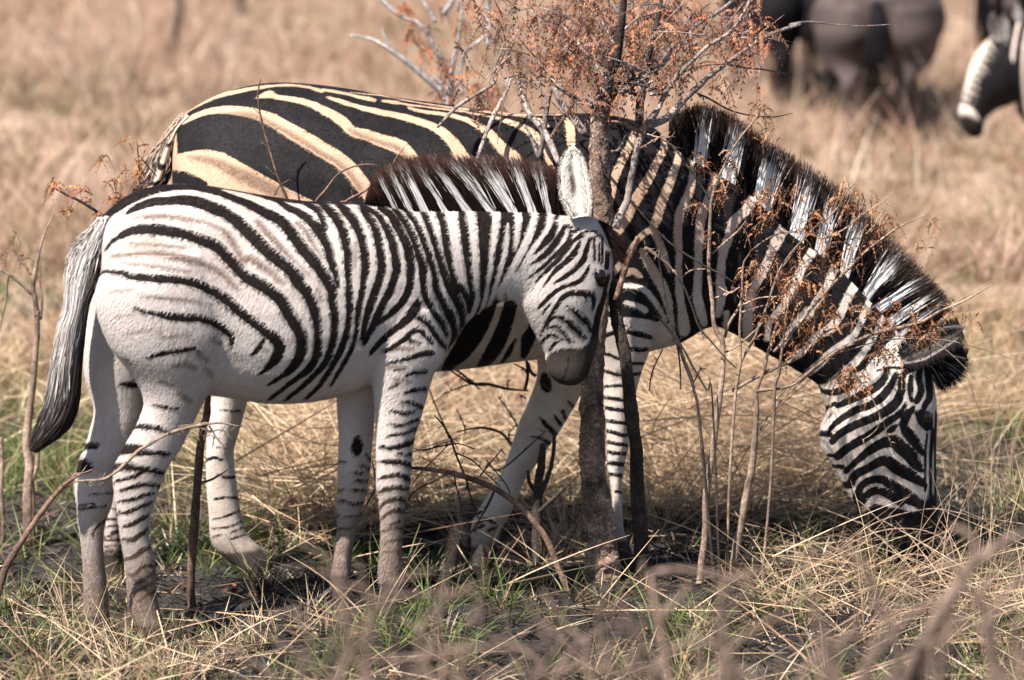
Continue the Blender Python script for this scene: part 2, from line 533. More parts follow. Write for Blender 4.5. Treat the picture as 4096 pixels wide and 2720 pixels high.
DYA = dict(nf=-.13, ff=.13, nh=-.13, fh=.13)
FEET = []
for st, pl, dy in ((f_nh, FOAL, -.085), (f_fh, FOAL, .085), (f_nf, FOAL, -.085), (f_ff, FOAL, .08), (a_nf, ADULT, -.13), (a_ff, ADULT, .13), (a_nh, ADULT, -.13), (a_fh, ADULT, .13)):
    q = st[-1]
    FEET.append(unproj([((q[0] + q[2]) / 2, (q[1] + q[3]) / 2 - 8)], pl[0] + dy, pl[1])[0])
q = a_head[-1]
FEET.append(unproj([((q[0] + q[2]) / 2, q[1] + 10)], *ADULT)[0])
FEET = np.array(FEET)
_gn = rng.uniform(0, 6.28, 12)
def gz(x, y):
    x = np.asarray(x, float); y = np.asarray(y, float)
    num = np.zeros(np.broadcast(x, y).shape); den = np.full(num.shape, 0.12)
    for p in FEET:
        w = np.exp(-((x - p[0]) ** 2 + (y - p[1]) ** 2) / 0.45 ** 2 * 2)
        num = num + w * p[2]; den = den + w
    z = num / den
    z = z + 0.012 * np.sin(2.1 * x + _gn[0]) * np.sin(1.7 * y + _gn[1]) + 0.007 * np.sin(5.3 * x + 2.9 * y + _gn[2]) + 0.005 * np.sin(9.1 * y - 6.2 * x + _gn[3])
    return z + 0.05 * np.sin(0.23 * x + _gn[4]) * np.clip((np.abs(y) - 2) / 10, 0, 1)
# ---- coats: stripes as measured on the animals
FOAL_NEAR = '''
KP B:2200,540 2361,520 C:520,765 720,758 1000,762 1300,770 1330,830 1240,900 1160,1050 1000,1200 900,1340 780,1500 D:620,560 560,690 420,760 280,820 150,930 60,1080 0,1170 E:2361,380 2330,300 2300,100 B:2300,1280 2240,900
W C:30,780,50 70,900,55 130,1100,55 160,1200,40 210,1370,50 300,1568,60
W C:225,770,75 255,900,70 280,1150,70 330,1400,55 390,1568,50
W C:430,765,100 450,900,90 475,1150,80 490,1400,70 500,1568,50 D:265,700,50 220,820,55 160,905,40 100,1010,20
W C:655,765,110 675,850,85 670,1000,75 640,1200,55 620,1400,45 D:375,480,45 340,700,40 310,780,40 290,820,30
W C:785,930,20 780,1050,50 760,1200,55 720,1350,50 690,1480,45 D:440,560,45 400,700,50 370,760,40
W C:860,765,100 885,860,75 880,1000,65 865,1120,40 858,1200,8
W C:1030,765,90 1040,860,75 1010,980,75 950,1130,75 870,1280,75 790,1450,75 720,1568,80 D:500,690,60
W C:1185,765,80 1195,860,75 1160,1000,75 1080,1110,75 1000,1230,80 940,1380,110 840,1540,150 D:640,640,180
W C:1320,790,50 1300,880,60 1250,980,65 1170,1070,60 1060,1170,55 1020,1260,50 960,1420,60
W D:0,440,60 60,620,60 110,780,55 140,880,40 120,960,20
W D:20,780,50 60,900,45 60,1010,40 30,1080,20
K A:1000,640,70 1080,560,80 1250,450,100 1420,380,100 1600,340,90 1780,335,80 1900,355,70 2050,395,60 B:0,425,55 200,500,70 400,600,90 560,690,105 700,880,110 850,1060,110 950,1200,100 1020,1350,85 E:1015,210,80 1042,380,80 1040,520,70 1010,680,70 950,830,60 840,950,50 700,1080,40 580,1180,30
K A:1150,480,80 1450,360,70 1900,338,45 2125,365,25 B:200,395,32 400,445,40 500,478,45 600,545,60 700,592,70 780,640,80 850,715,90 920,810,90 980,920,90 1010,1050,80 1050,1170,60 1072,1290,35
K B:400,450,40 700,490,36 1000,492,36 1450,495,50
K B:760,505,45 860,555,60 920,640,60 945,740,60
K A:1200,600,20 1300,540,60 1450,490,75 1600,480,75 1750,472,90 1900,500,100 2050,560,115 B:0,590,105 130,680,110 270,820,120 400,950,115 560,1080,110 700,1210,110 E:660,30,108 790,180,110 850,330,100 880,480,80 885,620,80 870,760,80 800,880,70 700,960,50 570,1060,40 430,1170,30
K A:1000,940,15 1080,850,35 1200,780,65 1320,745,90 1450,745,100 1600,762,100 1750,792,95 1900,845,100 2050,905,110 B:30,1010,110 100,1085,105 200,1190,110 330,1262,120 E:400,125,112 520,220,120 600,350,120 680,480,120 730,580,112 732,690,110 700,790,100 620,890,70 500,980,40 420,1030,20
K A:940,1160,15 1000,1140,40 1150,1152,50 1250,1190,60 1400,1203,70 1600,1217,80 1750,1232,80 1900,1280,80 2050,1350,90 2150,1420,90 E:0,205,90 100,300,90 200,390,90 300,460,90 400,540,100 480,600,110 520,680,110 500,760,105 440,840,70 360,910,30 310,940,10
K E:375,600,22 330,680,50 265,745,30
K Z:1280,75,35 1380,105,42 1500,130,52 1600,152,62 1750,162,80 1900,172,70 2030,212,72 2120,272,80 2180,325,60 2200,400,30 2190,460,10
K B:900,492,50 980,560,80 1060,650,90 1120,780,90 1160,950,80 1167,1150,70 E:1172,60,60 1180,220,70 1178,380,60 1150,560,60 1090,720,60 980,920,50 880,1060,40 780,1160,30
K B:1070,495,60 1130,560,80 1200,640,90 1270,760,90 1310,900,80 1330,1100,80 E:1312,50,62 1298,160,60 1270,300,60 1255,430,50 1240,560,40 1200,700,40 1100,880,40 1000,1050,20
K B:1290,512,50 1330,600,60 1400,690,70 1440,800,80 1470,950,80 1485,1130,80 E:1465,20,75 1430,130,80 1370,300,75 1330,450,60 1300,600,40
K B:1330,545,50 1430,600,50 1500,690,60 1560,800,80 1605,950,80 1625,1130,80 E:1605,20,70 1570,130,80 1500,260,70 1440,400,80 1370,540,50 1320,640,40
K B:1470,540,60 1570,620,70 1650,760,80 1720,900,80 1755,1080,80 E:1755,0,72 1742,120,70 1690,230,70 1600,330,60 1480,430,40 1450,460,30
K B:1610,560,60 1680,650,62 1760,780,64 1820,950,66 1870,1100,80 E:1872,20,70 1885,160,60 1950,310,60 2050,450,60 2100,560,40
K E:1835,215,30 1805,310,100 1700,440,72 1580,530,60 1470,630,50 1380,730,40
K E:1850,400,60 1930,470,60 2000,580,50 2080,680,40
K E:1700,600,45 1760,545,50 1820,512,50 1880,550,50 1940,620,40 1960,650,20
K E:1720,590,40 1600,670,40 1520,720,25
K E:1740,600,30 1800,625,30 1850,640,20
K B:1720,570,55 1800,680,56 1870,830,60 1930,1000,60 1990,1200,58 E:2000,120,70 2070,270,70 2130,380,80 2170,500,60 2170,580,50 2130,680,30
K B:1875,580,60 1925,700,62 1990,880,64 2040,1050,68 2100,1250,70 E:2150,150,90 2220,300,80 2250,420,60 2230,540,40 2180,660,20
K B:2030,580,78 2065,700,74 2100,900,74 2135,1100,64 2200,1290,75 E:2240,120,60 2300,260,50 2310,340,40
K D:1000,0,60 960,90,70 880,190,50 800,270,15
K D:1090,10,40 1040,110,60 960,220,60 860,310,45 770,365,15
K D:1150,20,30 1140,110,40 1080,200,45 980,300,40 870,400,30 740,500,10
K D:1270,100,20 1180,140,40 1110,220,50 1030,320,50 930,420,40 820,530,15
K D:1230,160,30 1180,260,60 1090,350,55 980,450,40 880,590,12
K D:1320,150,30 1290,230,50 1260,330,60 1150,440,50 1050,510,40 980,555,15
K D:1320,370,20 1290,450,40 1220,530,50 1100,570,40 980,640,45 880,740,40 830,790,15
K D:1350,645,60 1270,640,70 1150,640,60 1070,680,50 1010,770,45 950,860,35 900,960,25 860,1040,25
K D:1350,640,40 1360,710,45 1350,810,10
K D:1270,660,30 1300,720,15
K D:960,740,15 910,790,30 880,850,15
K D:1100,760,20 1160,790,50 1240,860,70 1310,930,50 1330,1000,30
K D:930,960,20 960,890,25 1030,860,35 1110,900,60 1200,980,70 1260,1040,50 1290,1070,20
K D:950,970,15 1000,950,30 1060,990,40 1120,1070,40 1180,1110,20
K D:870,1110,40 910,1060,40 970,1030,40 1030,1060,30 1070,1090,15
K D:950,1170,40 1000,1110,30 1040,1100,14
K D:1365,140,24 1370,330,30
K D:1412,170,20 1410,340,20
K D:1440,110,25 1440,350,25
K D:1490,250,45 1480,400,45
K D:1390,60,22 1280,60,22 1200,110,20
K D:1420,90,24 1320,130,30
K D:1120,0,20 1190,60,30 1220,30,20
K D:1470,640,50 1400,850,60 1375,1000,60 1360,1080,60
K D:1500,470,40 1440,700,30
K D:1370,1000,60 1370,1130,50
KP D:1365,405 1440,450 1485,500 1460,590 1400,580 1365,500
K E:1950,730,60 1850,745,50 1750,780,40 1620,810,25 1540,830,20
K E:1900,910,40 1800,910,35 1720,950,20
K E:1600,900,20 1680,890,10
K E:1890,1070,40 1800,1080,40 1700,1110,20
K E:1640,1030,30 1560,1060,15
K E:1860,1245,40 1780,1210,38 1680,1190,22
K E:1790,1290,28 1680,1300,38 1570,1275,20
K E:1830,1360,30 1740,1390,28 1640,1420,28 1560,1400,20
K E:1820,1440,40 1700,1490,35 1540,1515,20
K F:1790,25,55 1680,70,50 1570,95,42 1470,75,20
K F:1755,155,40 1640,150,25
K F:1770,260,60 1660,230,50 1560,225,45 1450,225,22
K F:1760,395,60 1640,350,50 1540,365,35 1450,385,20
K F:1750,480,40 1640,470,45 1540,480,40 1450,510,25
K F:1710,590,45 1620,575,42 1540,595,40 1470,650,25
K F:1700,690,45 1600,690,40 1530,720,30 1480,770,20
K F:1650,790,25 1560,820,20
K F:1690,860,30 1600,850,25 1490,875,20
K F:1670,960,20 1580,970,20 1500,985,15
K F:1660,1060,18 1500,1080,14
K Z:1390,545,15 1470,520,40 1600,490,42 1750,465,42 1830,455,30 1900,490,20
K Z:1450,985,15 1560,1010,28 1700,1020,20
K Z:1270,1190,32 1380,1190,52 1500,1210,48 1620,1245,30
K G:1150,110,95 1230,100,105 1310,100,90
K G:1300,130,75 1430,140,50 1560,145,40 1610,150,20
K G:1080,245,30 1200,250,45 1320,280,50 1450,310,50 1540,330,40
K G:1080,285,20 1200,290,30 1300,300,30
K G:1090,410,20 1200,385,32 1300,350,35 1380,310,20
K G:1140,500,20 1250,465,38 1380,435,42 1500,455,35
K G:1130,597,20 1250,580,36 1350,545,36 1450,525,25
K G:1110,700,15 1200,705,36 1300,660,42 1430,605,30
K G:1170,840,25 1250,815,42 1350,760,42 1410,720,20
K G:1160,950,20 1250,965,42 1310,930,42 1390,860,25
K G:1190,1140,22 1270,1125,46 1330,1075,50 1410,1030,40
K G:1210,1290,15 1290,1280,30 1350,1220,30 1460,1210,25
K G:1270,1385,15 1340,1350,30 1450,1270,25
K G:1240,1480,12 1350,1420,26 1440,1370,20
K G:1310,1540,15 1460,1450,25
B A:1080,990,34 1250,980,44 1450,970,64 1600,990,74 1750,1020,74 1900,1060,74 2050,1130,64 2150,1200,54 2250,1300,40
B A:1300,630,20 1500,620,50 1650,630,40 1850,660,30 2000,700,25 2150,780,60 2230,900,60 2300,1020,60 B:250,1020,80 350,1080,70 450,1150,50 560,1260,30
B A:1330,1370,15 1500,1385,40 1700,1405,40 1900,1430,30
B A:1040,1340,12 1150,1320,25 1260,1315,12
B B:320,680,60 400,780,80 500,880,70 600,980,50 700,1080,30 800,1180,20
B B:690,680,40 780,780,60 850,900,50 920,1020,20
B B:1230,870,30 1240,1000,30 1230,1100,20
B B:880,1300,30 920,1420,30
B Z:1210,320,15 1320,290,25 1450,270,15
B Z:1520,310,20 1570,345,20 1680,330,30 1800,320,20
B Z:1090,150,10 1280,130,15
B Z:1490,770,20 1580,775,34 1640,810,18
B Z:1990,350,30 2080,400,40
B Z:1880,500,40 1960,560,40
B Z:1950,640,30 2000,700,30
B Z:1650,620,40 1750,600,46 1850,640,40
B Z:1700,880,40 1800,940,44
B Z:1250,600,30 1190,560,20
B E:300,640,20 420,720,30
B E:1500,700,40 1650,690,46 1780,690,40
B E:1560,860,40 1700,870,46
B E:1600,980,36 1760,1000,40
B A:1250,880,20 1500,890,30 1750,920,26
B A:1150,1060,20 1450,1090,30 1800,1150,26
'''
FOAL_FAR = '''
K Z:1140,790,30 1250,790,70 1310,780,50
K Z:800,1370,80 920,1370,55
K Z:760,1520,80 860,1540,40
K G:730,290,90 880,290,40
K G:870,530,12 1060,525,20
K G:740,640,14 850,620,14 900,640,14
K G:740,672,16 1000,645,15
K G:1000,770,14 900,860,14 880,960,14
K F:1255,10,70 1255,80,105 1250,150,50
K F:1080,220,25 1150,230,10
K F:1330,150,20 1370,200,25
K F:1290,250,20 1360,290,30
K F:1240,330,30 1310,330,20
K F:1240,400,15 1360,410,30
K F:1200,490,15 1350,500,35
K F:1060,490,30 1120,490,15
K F:1060,590,20 1150,600,20 1220,630,30 1310,610,20
K F:1060,720,25 1090,725,12
K F:1130,745,15 1250,740,20
K F:1060,860,14 1220,850,14
'''
ADULT_NEAR = '''
KP H:480,420 560,330 700,240 900,150 1150,85 1300,60 1500,50 1700,55 2000,90 2361,140 I:500,190 1000,260 1700,340 2000,340 2361,330 J:250,90 450,110 700,220 800,240 1000,420 1180,520 1350,650 1500,680 1660,820 1960,1080 K:140,500 560,760 800,1010 930,1150 1140,1380 L:1150,20 960,180 860,300 560,430 400,440 M:990,0 N:2000,1480 1750,1310 1400,1110 1150,975 980,970 880,1050 760,1120 700,1090 690,950 600,905 540,890 450,855 300,835 120,835 -60,850 -80,540 D:1560,700 1500,860 1180,560 900,640 500,640 E:1900,-60 F:900,-500 E:1000,-200 0,-100 Z:1900,200 Z:1500,-100 A:2300,600 H:2080,1400 1800,1200 1500,1050 1200,880 950,740 800,700 650,710 500,740
W H:505,420,22 600,335,30 750,250,42 900,192,45 1150,138,40 1270,118,35 1400,102,30 1600,98,26 1750,120,30 1850,150,38 1900,142,30 2100,180,28 2300,228,30 2361,242,30
W H:485,420,16 600,300,16 750,205,14 950,130,12 1150,90,10
W H:550,450,40 650,392,52 800,342,62 950,330,80 1100,342,100 1250,372,110 1400,430,130 1550,520,140 1700,605,150 1850,695,150 2000,785,150 2120,885,150 2200,985,150 2280,1085,150 2340,1180,140 2400,1350,120
W H:1240,215,20 1360,182,72 1450,210,50 1600,232,60 1750,272,70 1900,342,82 2050,432,100 2150,530,100 I:150,565,110 300,620,120 450,668,140 540,730,130 600,810,120 660,950,110 700,1150,100
W H:1920,210,30 2100,268,50 I:0,278,42 200,332,56 400,372,60 600,422,70 750,472,75 880,545,90 980,645,110 1040,745,130 1090,830,140 1150,1000,120 1180,1200,100
W H:1370,155,30 1360,185,40
W I:0,165,12 300,195,15 600,252,15 900,300,20 1120,325,25
W I:1220,342,20 1500,366,20 1700,376,15 2000,372,20
W I:0,190,20 150,220,40 240,236,30
W I:310,245,28 420,258,36 560,282,20 800,312,20 1050,342,20 1200,372,25 1350,392,26
W I:560,290,14 550,312,18 600,330,20
W I:570,315,30 700,347,36 900,372,40 1100,422,50 1230,492,70 1330,562,90 1430,682,110 1520,762,130 1580,840,140 1650,1000,130 1700,1200,110
W I:1370,400,30 1550,460,60 1700,532,70 1800,622,80 1860,722,70 1890,850,70 1930,1000,70
W I:1330,370,15 1640,387,25 1780,430,60 1840,470,62 1868,482,30
W I:2060,375,50 2060,430,70 2080,500,90 2085,600,85 2090,800,80 2100,1000,80
W I:0,880,90 80,960,100 150,1080,120 200,1180,120 260,1350,100
W J:560,300,50 520,420,75 450,560,85 380,720,85 350,860,75 320,1050,60
W J:830,330,50 838,400,60 838,470,72 790,560,80 720,700,90 640,840,100 560,960,110 480,1100,120 400,1230,110 340,1290,90 250,1400,70
W J:960,400,90 978,500,62 950,640,80 890,800,90 820,970,90 790,1070,90 760,1160,90 720,1220,60
W J:700,1230,60 640,1270,65 580,1340,62 520,1430,70 440,1540,72 360,1640,60
W J:730,1230,60 770,1290,70 805,1370,80 840,1480,85 N:590,250,66 640,380,52 665,480,15
W J:630,1420,60 N:400,250,65 460,360,90 530,480,100 600,600,100 640,720,90 670,850,60 690,950,40
W J:1135,380,70 1125,460,64 1118,520,60 1115,620,52 1100,800,80 1050,940,90 990,1080,90 970,1250,80 980,1400,75 N:742,20,75 750,200,65 745,400,70 750,600,80 770,760,80 790,900,110 800,1000,110
W J:1450,540,120 1370,660,110 1300,800,70 1260,950,90 1200,1080,100 1180,1250,90 1180,1400,80 N:945,20,90 930,250,80 930,450,80 920,650,90 950,800,100 985,930,70
W J:1810,790,130 1720,900,110 1600,1050,95 1500,1150,100 1460,1280,92 1400,1440,90 N:1185,180,92 1150,350,80 1140,550,90 1140,720,90 1115,850,60
W N:1200,830,60 1190,960,60
W J:2160,1000,140 2060,1130,120 1950,1250,95 1880,1380,110 N:1740,20,112 1680,130,100 1620,260,90 1560,400,92 1480,540,90 1420,680,80 1400,830,92 1400,1000,110 1400,1120,80
W K:490,530,110 420,640,100 320,790,90 250,900,90 200,1050,80 N:1760,720,80 1660,850,80 1600,930,60 1580,1080,60
W K:710,680,100 640,770,100 560,900,85 500,1050,75 400,1200,80 330,1330,70 N:1960,800,60 1830,950,55 1720,1130,60
W K:900,880,90 830,960,90 740,1080,92 680,1200,90 630,1300,90 540,1440,90 L:420,-20,80 N:1900,1200,70 1780,1280,70
W K:1000,1090,80 920,1160,70 850,1300,62 820,1400,62 740,1530,70 L:560,120,70 440,240,80 L:330,330,80
W K:1160,1210,70 1090,1280,70 1000,1400,62 960,1500,62 L:840,150,70 700,300,80 560,420,90
W L:1150,20,60 1000,170,60 880,320,60
W N:230,470,60 310,432,62 390,485,44
W N:180,570,52 320,580,56 430,622,56 500,700,56 560,790,50 620,900,50
W N:240,730,46 350,762,60 430,805,60
WP N:-60,860 120,845 300,850 430,870 540,900 600,960 560,1060 480,1230 400,1420 D:1400,1568 1400,900
K N:0,860,40 120,840,48 300,850,42 450,870,38 540,900,30
K N:0,1060,44 90,1030,38 150,1010,40
K N:260,1010,36 370,1030,52 480,1060,40
K N:270,1160,38 380,1180,42 450,1170,30
K N:20,1210,25 100,1230,32 190,1270,26
K N:300,1305,26 420,1310,26
K N:30,1370,25 120,1400,32 230,1420,26
K N:320,1410,32 390,1400,26
K N:30,1520,25 220,1520,22
K O:1450,110,22 1550,100,22 1640,90,20
K O:1460,210,30 1560,225,34 1650,235,34
K O:1470,310,30 1560,325,38 1680,340,40
K O:1480,430,30 1580,445,36 1700,460,36
K O:1480,525,30 1560,545,36 1640,570,36 1710,550,30
K O:1480,630,28 1560,645,34 1690,670,34
K O:1480,720,28 1560,735,34 1680,745,34
K O:1480,825,34 1560,835,42 1660,845,40
K O:1490,930,34 1620,950,30
K O:1560,1100,20 1630,1110,20
K D:0,1330,60 100,1230,130 200,1090,160 280,960,160 350,840,125 420,640,100
K D:300,1330,80 400,1200,135 480,1050,140 540,880,130 580,720,120 620,520,100
K D:490,1300,20 560,1200,52 620,1080,22
K D:700,1230,64 740,1080,125 780,1000,105 840,800,90
K E:2361,420,110 2200,720,120 2100,880,100
K H:440,960,130 600,980,110 750,1030,60
K Z:2080,1040,14 2270,1050,20
K G:2040,95,14 2140,95,14
K G:1940,215,30 2020,190,30 2100,210,22
K G:2060,345,20 2140,375,28 2230,370,22
K G:2030,580,20 2130,565,24 2250,570,22
K G:2010,770,14 2130,745,18 2260,690,20
K G:2010,855,16 2100,855,18 2200,830,20 2280,790,16
K G:2010,940,16 2090,920,16
K G:2180,900,16 2300,850,18
K G:2180,960,16 2310,920,18
K L:420,490,42 550,520,62 680,480,72 760,440,50
K L:600,645,50 720,592,72 850,530,82 960,470,82 1040,390,72 1070,300,50
K L:535,855,44 620,780,64 760,690,72 900,642,72 1020,560,82 1100,460,72 1155,345,50
K L:550,985,64 620,910,74 760,830,82 900,772,82 1050,700,92 1150,620,92 1200,520,82 1210,400,70 1240,330,60 1340,280,50 1370,220,40
K L:605,1120,84 700,1040,84 840,960,84 980,872,84 1100,780,70 1200,710,62 1250,615,30
K L:1070,890,32 1120,862,64 1170,820,22
K L:680,1265,52 780,1170,64 900,1070,84 1020,1000,100 1130,980,122 1200,1040,130 1280,1110,130 1340,1190,110 1390,1260,40
K L:720,1385,84 780,1290,84 900,1230,84 1000,1172,92 1080,1172,112 1160,1232,122 1280,1300,112 1380,1360,80 1430,1400,50
K L:780,1505,72 830,1400,74 920,1342,72 1020,1342,84 1130,1400,92 1260,1480,102 1380,1565,84
K L:830,1568,54 900,1480,64 990,1452,64 1090,1500,64 1200,1568,60
K L:1320,660,40 1250,750,84 1230,850,84 1290,930,112 1350,1010,92 1405,1100,40
K L:1295,370,44 1290,480,62 1295,600,30
K L:1385,240,60 1370,380,60 1390,500,70 1350,600,60
K L:1440,240,64 1460,420,64 1470,560,64 1420,650,60
KP L:1320,690 1400,670 1500,720 1505,860 1440,890 1360,820
K L:1450,900,22 1430,1100,26 1430,1450,26
K L:1500,880,44 1480,1150,32 1480,1500,34
K L:1535,700,34 1528,1100,34 1530,1500,34
K L:420,900,64 525,912,60
K L:460,720,50 500,665,40 580,620,40
K L:520,1110,34 590,1120,34
K L:550,1210,34 650,1222,50
K L:630,1380,60 700,1400,60
K L:1100,280,26 1200,285,30 1290,260,26
K L:960,320,20 1040,290,22
K M:1290,195,50 1360,130,40 1430,90,36 1560,140,42 1720,195,44
KP M:1330,250 1420,180 1520,200 1650,230 1840,200 1850,420 1700,600 1500,600
B H:900,370,40 1100,372,60 1250,400,60 1400,470,60 1550,550,60 1700,640,60 1850,740,60 2000,820,60 2120,930,60 2220,1060,60
B I:0,520,40 150,590,50 300,640,50 450,690,60 530,770,50
B H:600,772,30 750,792,64 900,842,94 1050,922,114 1200,992,124 1350,1062,114 1500,1125,104
B H:900,860,40 1050,935,60 1200,1000,80 1350,1075,80 1500,1130,70
'''
ADULT_FAR = '''
K D:890,1420,60 900,1480,110 920,1540,80
K O:1120,250,20 1170,300,30
K O:1065,330,22 1090,410,26
K O:985,380,24 1020,430,34 1060,480,26
K O:850,400,20 900,460,44 960,520,44 1010,580,40
K O:770,580,16 850,595,22 930,640,40
K O:250,1310,28 300,1290,24
K O:260,1400,28 330,1360,26 410,1390,28 450,1390,26
K O:240,1460,30 320,1420,28
K O:360,1470,28 440,1440,26
K G:1010,770,20 1110,770,14
K G:1060,670,14 1110,680,16
K G:990,840,18 1120,830,14
K G:1060,900,30 1130,890,30
K G:980,940,18 1060,925,16
K G:990,970,16 1140,965,22
K G:990,1030,16 1140,1020,18
K G:1000,1075,26 1130,1080,30
K G:1000,1130,16 1130,1140,16
'''

def zebra_coat(me, co, pid, plane, near_ops, far_ops, far_ids, grow=1.3, gain=1.0):
    y0, k = plane
    # the far flank carries the mirror image of the near one
    nrm = math.hypot(1, k)
    dist = (co[:, 1] - y0 - k * co[:, 0]) / nrm
    mirror = co.copy()
    far = dist > 0
    mirror[far] -= (2 * dist[far])[:, None] * np.array([-k / nrm, 1 / nrm, 0])
    P = proj(mirror)
    fl = np.isin(pid, far_ids)
    P[fl] = proj(co[fl])
    sd, br = paint(P, near_ops)
    sdf, _ = paint(P[fl], far_ops)
    body_far = fl & (P[:, 1] < 1560)
    sd[fl] = sdf
    br[fl] = 0
    set_attr(me, 'sd', (sd - np.where(pid == 2, 0.0, grow)) * np.where(pid == 2, 2.6, 0.85) * gain)
    set_attr(me, 'brown', br)
    return P

t_ = 0
pf = [px_loft(f_trunk, FOAL), px_loft(f_neck, FOAL), px_loft(f_head, FOAL), px_loft(f_nh, FOAL, -.085), px_loft(f_fh, FOAL, .085), px_loft(f_nf, FOAL, -.085), px_loft(f_ff, FOAL, .08)]
me_f, co, pid = fuse('foal', pf, 0.0042, 10)
P = zebra_coat(me_f, co, pid, FOAL, FOAL_NEAR, FOAL_FAR, [4, 6])
legs = np.isin(pid, [3, 4, 5, 6])
mud = np.where(legs, smoothstep(1950, 2420, P[:, 1]) * 1.0, 0)
mud = np.maximum(mud, np.where(legs & np.isin(pid, [4]), smoothstep(1950, 2300, P[:, 1]) * 0.9, 0))
mud = np.maximum(mud, np.where(np.isin(pid, [5, 6]), smoothstep(1800, 2230, P[:, 1]) * 0.95, 0))
set_attr(me_f, 'mud', mud)
mz = np.clip(0.5 - poly_d(P, trace('D:905,1260 950,1200 1050,1160 1120,1150 1200,1160 1290,1130 1330,1070 1400,1040 1460,1130 1450,1300 1400,1560 1000,1560 860,1340')) / 12, 0, 1)
mz = np.where(pid == 2, mz, 0)
for ln in ('D:1128,1185,12 1125,1250,18 1112,1340,20 1090,1400,22 1062,1462,26 1055,1500,30', 'D:1322,1290,26 1310,1340,40 1292,1400,36 1285,1425,16'):
    m_, d_ = stroke_d(P, trace(ln))
    if d_ is not None:
        hd_ = pid[m_] == 2
        mz[m_] *= 1 - np.clip(.5 - (d_ + 2) / 4, 0, 1) * hd_
        v_ = np.zeros(len(P), np.float32); me_f.attributes['sd'].data.foreach_get('value', v_)
        v_[m_] = np.where((d_ < 14) & hd_, -40, v_[m_]); me_f.attributes['sd'].data.foreach_set('value', v_)
hz = co[:, 2] - gz(co[:, 0], co[:, 1])
mz = np.where(legs & (hz < .085), smoothstep(.085, .065, hz) * .92, mz)
ey = np.clip(0.5 - poly_d(P, trace('D:1365,405 1440,450 1485,500 1460,590 1400,580 1365,500')) / 10, 0, 1) * (pid == 2)
set_attr(me_f, 'muzz', mz)
cream = 0.12 + 0.2 * smoothstep(1300, 800, P[:, 1]) * (P[:, 0] < 1100)
set_attr(me_f, 'cream', np.clip(cream + 0.25 * (pid == 2) * 0, 0, 1))
M_FOAL = coat_mat('foal_coat', (0.63, 0.575, 0.55), (0.60, 0.49, 0.415), (0.011, 0.0075, 0.007), (0.12, 0.07, 0.048), (0.115, 0.072, 0.05), (0.040, 0.031, 0.028), 2.0)
foal = tag(link('zebra_foal', me_f, M_FOAL), 'young zebra foal with brown tipped mane standing nearest, its nose at the tree trunk', 'zebra', 'zebras')

pa = [px_loft(a_trunk, ADULT), px_loft(a_neck, ADULT), px_loft(a_head, ADULT), px_loft(a_nf, ADULT, -.13), px_loft(a_ff, ADULT, .13), px_loft(a_nh, ADULT, -.13), px_loft(a_fh, ADULT, .13)]
me_a, co, pid = fuse('adult', pa, 0.0065, 8)
P = zebra_coat(me_a, co, pid, ADULT, ADULT_NEAR, ADULT_FAR, [4, 6])
legs = np.isin(pid, [3, 4, 5, 6])
set_attr(me_a, 'mud', np.where(legs, smoothstep(1950, 2300, P[:, 1]) * 0.9, 0))
mz = np.clip(0.5 - poly_d(P, trace('M:1300,300 1400,230 1520,260 1660,270 1760,120 1860,120 1860,420 1700,620 1450,620')) / 20, 0, 1)
hz = co[:, 2] - gz(co[:, 0], co[:, 1])
set_attr(me_a, 'muzz', np.where(pid == 2, mz, np.where(legs & (hz < .09), smoothstep(.09, .07, hz) * .9, 0)))
set_attr(me_a, 'cream', np.where(legs, 0.08, np.where(pid == 2, 0.1, np.clip(1.05 - smoothstep(850, 1450, P[:, 1]) - 0.5 * smoothstep(2500, 3000, P[:, 0]), 0, 1))))
M_ADULT = coat_mat('adult_coat', (0.70, 0.64, 0.59), (0.57, 0.395, 0.275), (0.008, 0.0075, 0.0085), (0.13, 0.085, 0.06), (0.115, 0.072, 0.05), (0.014, 0.012, 0.012), 1.8)
mare = tag(link('zebra', me_a, M_ADULT), 'large cream and black zebra grazing behind the foal with its head down at the right', 'zebra', 'zebras')
# ---------------------------------------------------------------- hair, ears, eyes, tails
def ribbons(paths, width, cols, rs=None, flat=None, taper=0.75):
    """paths (N,K,3), width (N,), cols (N,K,3) -> V,F,C of thin tapering strips"""
    rs = rs or rng
    N, K, _ = paths.shape
    T = np.gradient(paths, axis=1)
    if flat is None:
        R = rs.normal(0, .45, size=(N, 1, 3)) + np.array([0, 1.0, 0])      # hair lies side by side, flat to the animal's flank
    elif isinstance(flat, str):
        R = rs.normal(size=(N, 1, 3))
    else:
        R = flat
    S = np.cross(T, R)
    S /= np.linalg.norm(S, axis=2, keepdims=True) + 1e-9
    w = width[:, None] * (1 - taper * np.linspace(0, 1, K)[None] ** 1.5) / 2
    V = np.stack([paths - S * w[..., None], paths + S * w[..., None]], 2).reshape(-1, 3)
    C_ = np.repeat(cols[:, :, None, :], 2, axis=2).reshape(-1, 3)
    b0 = (np.arange(N) * K * 2)[:, None] + (np.arange(K - 1) * 2)[None]
    F = np.stack([b0, b0 + 1, b0 + 3, b0 + 2], -1).reshape(-1, 4)
    return V, F, C_

def interp(P, t):
    """polyline with unit parameter by index"""
    P = np.asarray(P, float)
    x = np.linspace(0, 1, len(P))
    return np.stack([np.interp(t, x, P[:, i]) for i in range(P.shape[1])], -1)

def bez(A, B, Cc, K):
    t = np.linspace(0, 1, K)[None, :, None]
    return A[:, None] * (1 - t) ** 2 + 2 * B[:, None] * t * (1 - t) + Cc[:, None] * t ** 2

